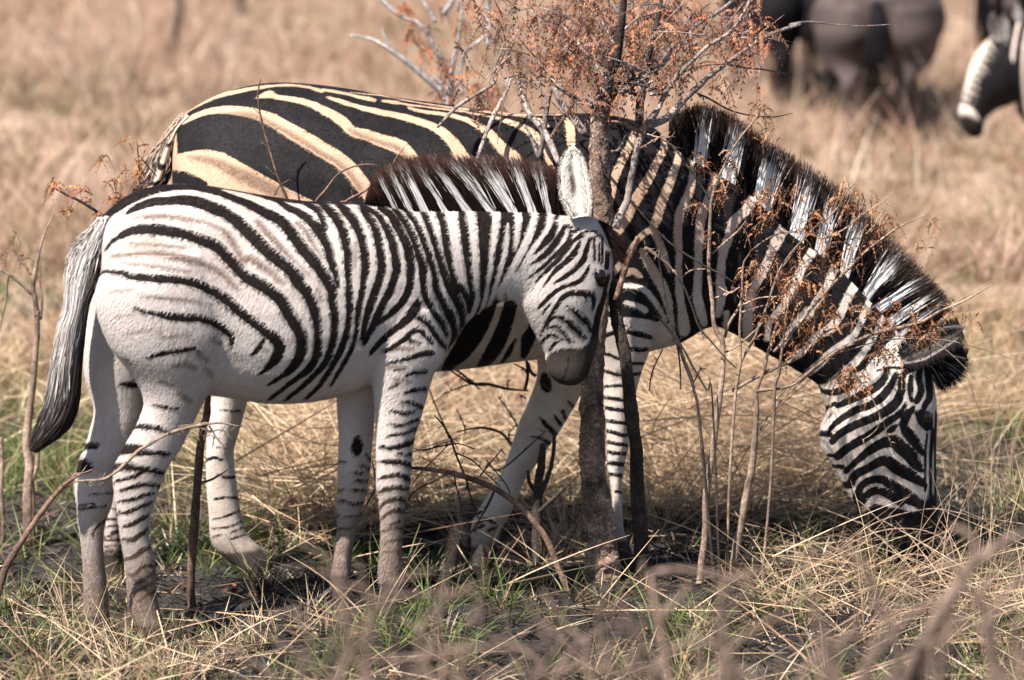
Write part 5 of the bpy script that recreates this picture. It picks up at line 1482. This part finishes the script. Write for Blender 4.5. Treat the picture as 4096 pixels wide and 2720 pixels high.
STRAW = [(.58, .425, .275), (.70, .56, .39), (.45, .315, .20), (.52, .37, .245), (.32, .21, .135)]
GREEN = [(.12, .17, .045), (.17, .22, .07), (.22, .24, .09), (.09, .13, .04)]
CHAR = [(.012, .010, .009), (.02, .016, .014), (.045, .032, .025)]
parts_ = []
def halfw(y): return 1.62 * (y + 14) / 14
def field(n, y0, y1, f=lambda y: 1.0, xr=None):
    y = rng.uniform(y0, y1, n * 3)
    x = rng.uniform(-1, 1, n * 3)
    x = x * halfw(y) if xr is None else xr[0] + (x + 1) / 2 * (xr[1] - xr[0])
    return x[:n], y[:n]
def clump(x, y, s=1.0):
    v = np.sin(2.9 * s * x + 1.3) * np.sin(2.3 * s * y + .4) + .6 * np.sin(6.1 * s * x - 3.7 * s * y + 2) + .5 * np.sin(4.7 * s * y + 2.2 * s * x)
    return v
def sel(x, y, th, s=1.0, sgn=1):
    m = sgn * clump(x, y, s) + rng.normal(0, .45, len(x)) > th
    return x[m], y[m]
# short mixed turf near the animals
x, y = sel(*field(3000, -2.3, 2.2), .35)
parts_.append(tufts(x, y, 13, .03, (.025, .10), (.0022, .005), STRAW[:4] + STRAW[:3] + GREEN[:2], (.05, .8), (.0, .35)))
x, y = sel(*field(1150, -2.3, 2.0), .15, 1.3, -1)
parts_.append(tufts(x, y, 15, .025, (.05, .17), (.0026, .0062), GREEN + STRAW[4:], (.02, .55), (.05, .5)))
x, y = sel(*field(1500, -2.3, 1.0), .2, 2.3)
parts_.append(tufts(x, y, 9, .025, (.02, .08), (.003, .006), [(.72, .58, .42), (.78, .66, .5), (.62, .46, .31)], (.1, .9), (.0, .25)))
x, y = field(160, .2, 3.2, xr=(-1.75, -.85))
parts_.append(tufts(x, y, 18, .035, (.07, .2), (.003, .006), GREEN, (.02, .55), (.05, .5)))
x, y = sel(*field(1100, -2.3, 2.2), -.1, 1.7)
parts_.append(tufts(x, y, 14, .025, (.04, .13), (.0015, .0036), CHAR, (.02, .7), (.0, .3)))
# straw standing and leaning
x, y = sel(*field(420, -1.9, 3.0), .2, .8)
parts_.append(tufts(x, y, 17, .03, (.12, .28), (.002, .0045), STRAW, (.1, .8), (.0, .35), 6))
# fallen straw, broken stems and burnt litter lying about
def lying(n, y0, y1, xr, Lr, zr, w=(.0018, .004), pal=STRAW, curl=.15):
    x, y = field(n, y0, y1, xr=xr)
    k_ = keep(x, y, pal); x, y = x[k_], y[k_]
    N = len(x)
    az = rng.normal(0, .8, N) + np.where(rng.random(N) < .5, 0, math.pi)
    root = np.stack([x, y, gz(x, y) + rng.uniform(*zr, N)], 1)
    pal = np.array(pal)
    c = pal[rng.integers(0, len(pal), N)] * rng.uniform(.75, 1.25, (N, 1))
    return blades(root, az, rng.uniform(.6, 1.0, N), rng.uniform(*Lr, N), rng.uniform(*w, N), c, np.clip(c * 1.1, 0, .85), rng.uniform(0, curl, N), 6)
parts_.append(lying(1700, -2.2, .6, None, (.06, .26), (.0, .03)))
parts_.append(lying(420, -2.2, .4, None, (.25, .5), (.0, .05), (.003, .0055)))
parts_.append(lying(16000, -2.2, 2.4, None, (.02, .09), (.002, .012), (.003, .009), CHAR + CHAR + [(.13, .085, .06)]))
parts_.append(lying(420, -2.2, 1.5, None, (.015, .035), (.003, .015), (.008, .016), [(.36, .15, .07), (.28, .12, .06), (.45, .28, .16)]))
parts_.append(lying(600, .3, 1.6, (-.9, -.3), (.25, .6), (.0, .28), (.0022, .005)))
parts_.append(lying(1700, .5, 3.4, (.25, 1.15), (.3, .75), (.0, .36), (.0022, .005)))
parts_.append(lying(900, .8, 3.5, (-2, .3), (.2, .5), (.0, .14)))
parts_.append(lying(700, -1.2, .2, (.7, 1.9), (.15, .5), (.0, .12)))
# straw heap thrown up by the leaning clumps behind
for cx0, cx1, y0_, y1_, n, L in ((.35, 1.05, .6, 2.6, 130, (.3, .62)), (-.8, -.38, .5, 1.5, 60, (.25, .5)), (-.3, .25, .5, 2.2, 50, (.2, .45))):
    x = rng.uniform(cx0, cx1, n); y = rng.uniform(y0_, y1_, n)
    parts_.append(tufts(x, y, 18, .04, L, (.0024, .005), STRAW, (.2, .85), (.05, .45), 7))
# tall dry stalks at the right edge
x = rng.normal(1.42, .10, 50); y = rng.uniform(-.6, .6, 50)
parts_.append(tufts(x, y, 3, .03, (.3, .62), (.0024, .004), STRAW[:3], (.0, .22), (.0, .2), 6))
x = rng.uniform(1.0, 1.5, 46); y = rng.uniform(-.6, .2, 46)
parts_.append(tufts(x, y, 4, .03, (.2, .45), (.002, .0034), STRAW[:3], (.05, .5), (.1, .7), 7))
# the plain behind
x, y = sel(*field(2600, 2.2, 6.5), -.1, .6)
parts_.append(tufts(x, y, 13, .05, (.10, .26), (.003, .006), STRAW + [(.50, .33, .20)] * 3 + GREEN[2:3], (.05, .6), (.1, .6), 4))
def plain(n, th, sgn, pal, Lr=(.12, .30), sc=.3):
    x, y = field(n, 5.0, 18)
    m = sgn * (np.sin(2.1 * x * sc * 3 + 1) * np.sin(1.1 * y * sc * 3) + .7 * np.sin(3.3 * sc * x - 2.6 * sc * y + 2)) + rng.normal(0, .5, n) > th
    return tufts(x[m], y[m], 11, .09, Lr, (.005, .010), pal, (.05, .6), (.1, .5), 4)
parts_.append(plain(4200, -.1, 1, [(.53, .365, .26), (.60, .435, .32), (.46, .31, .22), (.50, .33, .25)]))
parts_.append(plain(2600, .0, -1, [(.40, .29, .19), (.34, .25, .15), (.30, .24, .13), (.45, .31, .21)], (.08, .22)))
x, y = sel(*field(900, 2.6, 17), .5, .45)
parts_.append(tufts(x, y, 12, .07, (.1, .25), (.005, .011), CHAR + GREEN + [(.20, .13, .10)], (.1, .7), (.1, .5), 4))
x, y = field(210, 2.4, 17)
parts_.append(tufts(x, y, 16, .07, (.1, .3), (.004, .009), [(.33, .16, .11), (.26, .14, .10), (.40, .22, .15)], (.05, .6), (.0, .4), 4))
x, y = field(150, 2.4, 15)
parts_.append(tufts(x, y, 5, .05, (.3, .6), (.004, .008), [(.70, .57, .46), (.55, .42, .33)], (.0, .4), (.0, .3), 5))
V, F, C_, o_ = [], [], [], 0
for v, f, c in parts_:
    V.append(v); F.append(f + o_); C_.append(c); o_ += len(v)
gr = link('grass', mesh_np('grass', np.vstack(V), np.vstack(F), np.vstack(C_)), M_GRASS, smooth=False)
tag(gr, 'dry straw and short green grass growing over burnt ground', 'grass', kind='stuff')

# long single stalks arching before the mare's head
sk = thing('straw_stalks', 'long pale grass stalks arching in front of the grazing zebra\'s head', 'stalks')
for s in ('S:3040,1720,6 3110,1620,6 L:500,210,11 800,90,11 1050,25,11 1400,10,11 1700,40,10 2100,150,8 2361,250,5', 'L:0,610,9 300,320,9 700,60,9 1100,-10,9 1420,8,9 1600,100,10 1780,260,10 1900,395,6', 'M:1100,560,9 1250,420,9 1450,290,9 1750,215,9 1950,240,8 2100,290,5', 'M:1000,620,9 1200,470,9 1450,355,10 1700,345,8 1900,420,5', 'M:1850,620,9 1800,540,9 1640,500,9 1450,560,7', 'M:1420,1000,9 1500,420,8 1400,240,7 1300,150,5', 'M:1760,700,8 1850,480,9 1960,230,8 2050,30,6', 'M:1780,760,7 1790,400,8 1900,150,7 2030,20,5',
          'L:2060,1568,10 1960,1300,10 1840,1080,9 1740,830,6', 'L:2170,1568,12 2060,1100,11 1960,760,8 1830,380,6', 'L:2250,1280,12 2180,960,12 2130,640,10 2060,420,8 1960,350,5', 'L:1800,1568,10 1900,1250,10 2020,950,9 2130,620,8 2190,480,6', 'L:2300,1568,10 2250,1200,9 2255,800,6', 'L:1540,1230,8 1800,1260,10 2100,1330,8 2361,1420,6', 'L:1950,1300,7 2180,1450,8 2361,1560,6'):
    stem('stalk', s, -.2, M_TAN, sk, False, 1.0, 5, .0)
# ---------------------------------------------------------------- animals further off
M_GNU, nt, b = newmat('gnu_hide')
nn = noise(nt, 6, 4); n2_ = noise(nt, 60, 3)
c_ = mixc(nt, 1.0, ramp(nt, nn.outputs[0], [(.3, (.055, .042, .04)), (.7, (.11, .086, .082))]).outputs[0], ramp(nt, n2_.outputs[0], [(.3, (.75,) * 3), (.7, (1.1,) * 3)]).outputs[0], 'MULTIPLY')
nt.links.new(c_, b.inputs['Base Color']); b.inputs['Roughness'].default_value = .8; b.inputs['Specular IOR Level'].default_value = .08
M_GNUD, nt, b = newmat('dark_hide')
nn = noise(nt, 7, 4)
nt.links.new(ramp(nt, nn.outputs[0], [(.3, (.006, .006, .008)), (.7, (.014, .012, .014))]).outputs[0], b.inputs['Base Color']); b.inputs['Roughness'].default_value = .8; b.inputs['Specular IOR Level'].default_value = .08
M_HORN, nt, b = newmat('horn'); b.inputs['Base Color'].default_value = (.03, .026, .024, 1); b.inputs['Roughness'].default_value = .4

def loc_loft(st, steps=4, n=20):
    """stations (x, ztop, x2, zbot, y, halfwidth) in the animal's own metres, x forwards"""
    S = catmull(np.array(st, float), steps)
    P1 = np.stack([S[:, 0], S[:, 4], S[:, 1]], 1); P2 = np.stack([S[:, 2], S[:, 4], S[:, 3]], 1)
    return ring_loft(P1, P2, np.maximum(S[:, 5], .004), np.array([0, 1.0, 0]), n)

def gnu(label, x, y, yaw, mat, scale=1.0, group='wildebeest in the background'):
    root = thing('wildebeest', label, 'wildebeest', group)
    tr = loc_loft([(-.62, 1.02, -.60, .80, 0, .05), (-.58, 1.10, -.52, .60, 0, .19), (-.45, 1.14, -.38, .52, 0, .26), (-.2, 1.15, -.15, .50, 0, .27), (.15, 1.22, .15, .52, 0, .24), (.42, 1.32, .42, .52, 0, .215), (.62, 1.30, .66, .66, 0, .15), (.74, 1.2, .78, .78, 0, .08)])
    nk = loc_loft([(.45, 1.30, .55, .72, 0, .14), (.66, 1.22, .70, .74, 0, .11), (.86, 1.05, .80, .72, 0, .085), (.98, .92, .86, .66, 0, .08)])
    hd = loc_loft([(.92, .98, .84, .74, 0, .075), (1.02, .84, .88, .66, 0, .085), (1.04, .66, .92, .54, 0, .065), (1.03, .48, .93, .42, 0, .055), (1.01, .36, .92, .34, 0, .06), (.98, .30, .93, .30, 0, .03)])
    parts = [tr, nk, hd]
    for sy in (-1, 1):
        parts.append(loc_loft([(-.62, .95, -.22, .95, sy * .11, .12), (-.64, .75, -.26, .72, sy * .12, .13), (-.58, .56, -.36, .56, sy * .12, .10), (-.60, .44, -.49, .46, sy * .11, .04), (-.60, .38, -.51, .38, sy * .11, .034), (-.56, .18, -.50, .18, sy * .11, .026), (-.57, .08, -.49, .08, sy * .11, .034), (-.57, -.02, -.46, -.02, sy * .11, .045)]))
        parts.append(loc_loft([(.32, .95, .62, .95, sy * .10, .07), (.36, .68, .58, .68, sy * .115, .065), (.40, .48, .52, .48, sy * .11, .045), (.42, .36, .51, .36, sy * .11, .036), (.43, .18, .49, .18, sy * .11, .026), (.42, .08, .50, .08, sy * .11, .034), (.41, -.02, .52, -.02, sy * .11, .045)]))
    me, co, pid = fuse('hide', parts, .014, 6)
    link('body', me, mat, root)
    m = MB()
    for k_ in range(60):
        a = rng.normal(0, .014, 2)
        m.tube([(-.63 + a[0] * .4, a[1] * .5, 1.0), (-.70 + a[0], a[1], .8), (-.69 + a[0] * 1.4, a[1] * 1.6, .6), (-.66 + a[0] * 2, a[1] * 2, .42 + rng.normal(0, .05))], [.004, .004, .003, .001], 4)
    m.build('tail', M_GNUD, root)
    for sy in (-1, 1):
        m = MB(); m.tube([(.93, sy * .03, .96), (.95, sy * .16, .93), (.96, sy * .22, .98), (.95, sy * .20, 1.08), (.94, sy * .15, 1.14)], [.03, .028, .022, .014, .005], 8); m.build('horn', M_HORN, root)
        m = MB(); m.tube([(.90, sy * .05, .95), (.88, sy * .12, .93), (.87, sy * .19, .90)], [.02, .035, .006], 8); m.build('ear', mat, root)
    m = MB()
    for k_ in range(160):
        t_ = rng.random(); bx = .35 + .55 * t_; bz = 1.31 - .30 * t_ ** 1.6
        m.tube([(bx, rng.normal(0, .02), bz - .02), (bx - .03, rng.normal(0, .04), bz + .06), (bx - .08, rng.normal(0, .06), bz + .02)], [.006, .005, .002], 4)
    m.build('mane', M_GNUD, root)
    root.location = (x, y, float(gz(x, y)))
    root.rotation_euler = (0, 0, yaw)
    root.scale = (scale, scale * 1.22, scale * .70)
    return root
def atpx(sx, Y): return (sx - 2048) * MPP * (Y * math.cos(PITCH) + DIST) / DIST
gnu('grey wildebeest seen from behind, standing in the plain at the upper right', atpx(3535, 9.4), 9.6, math.radians(84), M_GNU, .98)
gnu('nearly black wildebeest half hidden to the left of the grey one', atpx(3150, 10.2), 10.6, math.radians(100), M_GNUD, .98)
gnu('brownish wildebeest cut off by the top right corner behind the far zebra', atpx(4520, 9.8), 10.4, math.radians(15), M_GNU, 1.0)

# ---- a third zebra, cut off by the right edge
FARZ = (5.6, .25)
z_neck = [(4330, -120, 4400, 560, .17), (4200, -60, 4250, 560, .14), (4100, 40, 4110, 500, .105), (4040, 110, 4060, 420, .09), (4000, 150, 4030, 370, .08)]
z_head = [(4070, 380, 3985, 130, .075), (4040, 420, 3920, 190, .085), (3985, 440, 3885, 260, .08), (3945, 470, 3866, 330, .066), (3930, 500, 3850, 400, .06), (3935, 530, 3836, 440, .062), (3915, 548, 3840, 480, .058), (3890, 556, 3850, 520, .035)]
z_trunk = [(4300, -140, 4330, 640, .17), (4450, -160, 4450, 660, .26), (4800, -130, 4800, 680, .30), (5200, -150, 5160, 640, .26), (5400, -100, 5380, 400, .14)]
zl = []
for x0 in (4260, 4360):
    zl.append(px_loft([(x0 - 40, 300, x0 + 130, 320, .07), (x0 - 10, 560, x0 + 80, 560, .06), (x0, 740, x0 + 60, 740, .04), (x0 + 5, 900, x0 + 50, 900, .033), (x0 + 2, 1010, x0 + 70, 1010, .045)], FARZ, .12 if x0 > 4300 else -.12))
for x0 in (5220, 5330):
    zl.append(px_loft([(x0 - 120, 300, x0 + 60, 320, .10), (x0 - 60, 560, x0 + 50, 560, .06), (x0, 740, x0 + 60, 740, .04), (x0 - 5, 900, x0 + 40, 900, .033), (x0 - 10, 1010, x0 + 50, 1010, .045)], FARZ, .12 if x0 > 5300 else -.12))
me_z, co, pid = fuse('far_zebra', [px_loft(z_trunk, FARZ), px_loft(z_neck, FARZ), px_loft(z_head, FARZ)] + zl, .011, 6)
zo = []
for k_ in range(16):
    a = 4020 + k_ * 42
    zo.append(f'K S:{a+40},{60-k_*14},{24+k_*.6} {a+10},{230-k_*4},{22+k_*.6} {a+20},{420+k_*6},20 {a+60},{620},14')
for k_ in range(11):
    t_ = .04 + k_ * .082
    lx, ly, rx, ry = 3990 - 150 * t_, 120 + 330 * t_, 4085 - 150 * t_, 370 + 170 * t_
    zo.append(f'K S:{lx - 8:.0f},{ly:.0f},15 {lx * .6 + rx * .4:.0f},{ly * .6 + ry * .4 - 22:.0f},21 {rx:.0f},{ry:.0f},15')
P = zebra_coat(me_z, co, pid, FARZ, '\n'.join(zo), 'K S:0,0,1 1,1,1', [], 2.0, 2.2)
set_attr(me_z, 'mud', np.zeros(len(P))); set_attr(me_z, 'cream', np.full(len(P), .2))
set_attr(me_z, 'muzz', np.clip(.5 - poly_d(P, [(3800, 470), (3870, 455), (3960, 500), (3960, 600), (3800, 600)]) / 16, 0, 1))
fz = tag(link('zebra', me_z, M_ADULT), 'blurred third zebra with lowered head, cut off by the right edge of the photo', 'zebra', 'zebras')
ear(fz, FARZ, -.06, [(4000, 165), (3985, 130), (3975, 95), (3972, 55)], 24, .02, (.06, .05, .05), (.3, .27, .26), (.03, .026, .026), None, 150)
ear(fz, FARZ, .06, [(4030, 150), (4050, 120), (4066, 90), (4075, 60)], 24, .02, (.06, .05, .05), (.3, .27, .26), (.03, .026, .026), None, 150)
mane('mane', fz, FARZ, [(4000, 150), (4060, 95), (4140, 20), (4240, -80), (4330, -125)], [(3975, 105), (4035, 40), (4105, -40), (4200, -150), (4300, -190)], [(4020, 4045), (4070, 4095), (4130, 4160), (4200, 4230)], 1800, .8, .02, (.6, .56, .54), (.015, .012, .012), (.05, .03, .026), .006)

# ---- blurred trunks and bushes far behind
M_FAR = bark_mat('far_bark', (.05, .04, .035), (.14, .10, .085), (.26, .2, .16), 12, .4)
for sx, y_, h, r, lab in ((945, 14.5, 1.5, .035, 'dark bare trunk rising from the plain at the top left'), (680, 12.5, .9, .02, 'thin greyish dead stem left of the dark trunk in the plain')):
    t = thing('bare_tree', lab, 'tree')
    x_ = atpx(sx, y_); z_ = float(gz(x_, y_))
    m = MB(); m.tube([(x_, y_, z_ - .05), (x_ + .05, y_, z_ + h * .3), (x_ + .01, y_, z_ + h * .6), (x_ + .10, y_, z_ + h)], [r * 1.2, r, r * .8, r * .5], 8, bump=.05); m.build('trunk', M_FAR, t)
    for k_ in range(5):
        zz = z_ + h * rng.uniform(.35, .95); a = rng.choice([-1, 1]) * rng.uniform(.15, .4)
        m = MB(); m.tube([(x_, y_, zz), (x_ + a * .6, y_ + rng.normal(0, .1), zz + abs(a) * .5), (x_ + a, y_ + rng.normal(0, .15), zz + abs(a) * 1.2)], [r * .45, r * .3, r * .12], 6); m.build('branch', M_FAR, t)
# ---------------------------------------------------------------- ground
xs = np.concatenate([np.linspace(-160, -9, 24), np.linspace(-8, 8, 161), np.linspace(9, 160, 24)])
ys = np.concatenate([np.linspace(-16, -5.2, 20), np.linspace(-5, 6, 181), np.linspace(6.3, 30, 60), np.linspace(34, 400, 24)])
X, Y = np.meshgrid(xs, ys)
Zg = gz(X, Y)
nx, ny = len(xs), len(ys)
i = (np.arange(ny - 1)[:, None] * nx + np.arange(nx - 1)[None]).ravel()
gm = mesh_np('ground', np.stack([X, Y, Zg], -1).reshape(-1, 3), np.stack([i, i + 1, i + nx + 1, i + nx], -1))
m, nt, b = newmat('burnt_soil')
n1 = noise(nt, 2.2, 6, 0.65); n2 = noise(nt, 38, 5, 0.7); n3 = noise(nt, 0.5, 3)
c = ramp(nt, n1.outputs[0], [(0.40, (0.012, 0.010, 0.010)), (0.58, (0.035, 0.028, 0.024)), (0.78, (0.14, 0.10, 0.075))])
c2 = mixc(nt, 0.9, c.outputs[0], ramp(nt, n2.outputs[0], [(0.35, (0.35,) * 3), (0.65, (1.3,) * 3)]).outputs[0], 'MULTIPLY')
gy = nd(nt, 'ShaderNodeSeparateXYZ'); tc = nd(nt, 'ShaderNodeTexCoord'); nt.links.new(tc.outputs['Object'], gy.inputs[0])
farf = ramp(nt, math_(nt, 'MULTIPLY', math_(nt, 'ADD', gy.outputs[1], math_(nt, 'MULTIPLY', n3.outputs[0], 3.0)), 0.1), [(0.25, (0,) * 3), (0.75, (1,) * 3)])
straw = ramp(nt, n1.outputs[0], [(0.3, (0.26, 0.18, 0.127)), (0.7, (0.43, 0.305, 0.222))])
c3 = mixc(nt, farf.outputs[0], c2, straw.outputs[0])
nt.links.new(c3, b.inputs['Base Color'])
b.inputs['Roughness'].default_value = 0.95
bump(nt, b, n2.outputs[0], 0.8, 0.02)
g = link('ground', gm, m)
g['kind'] = 'structure'
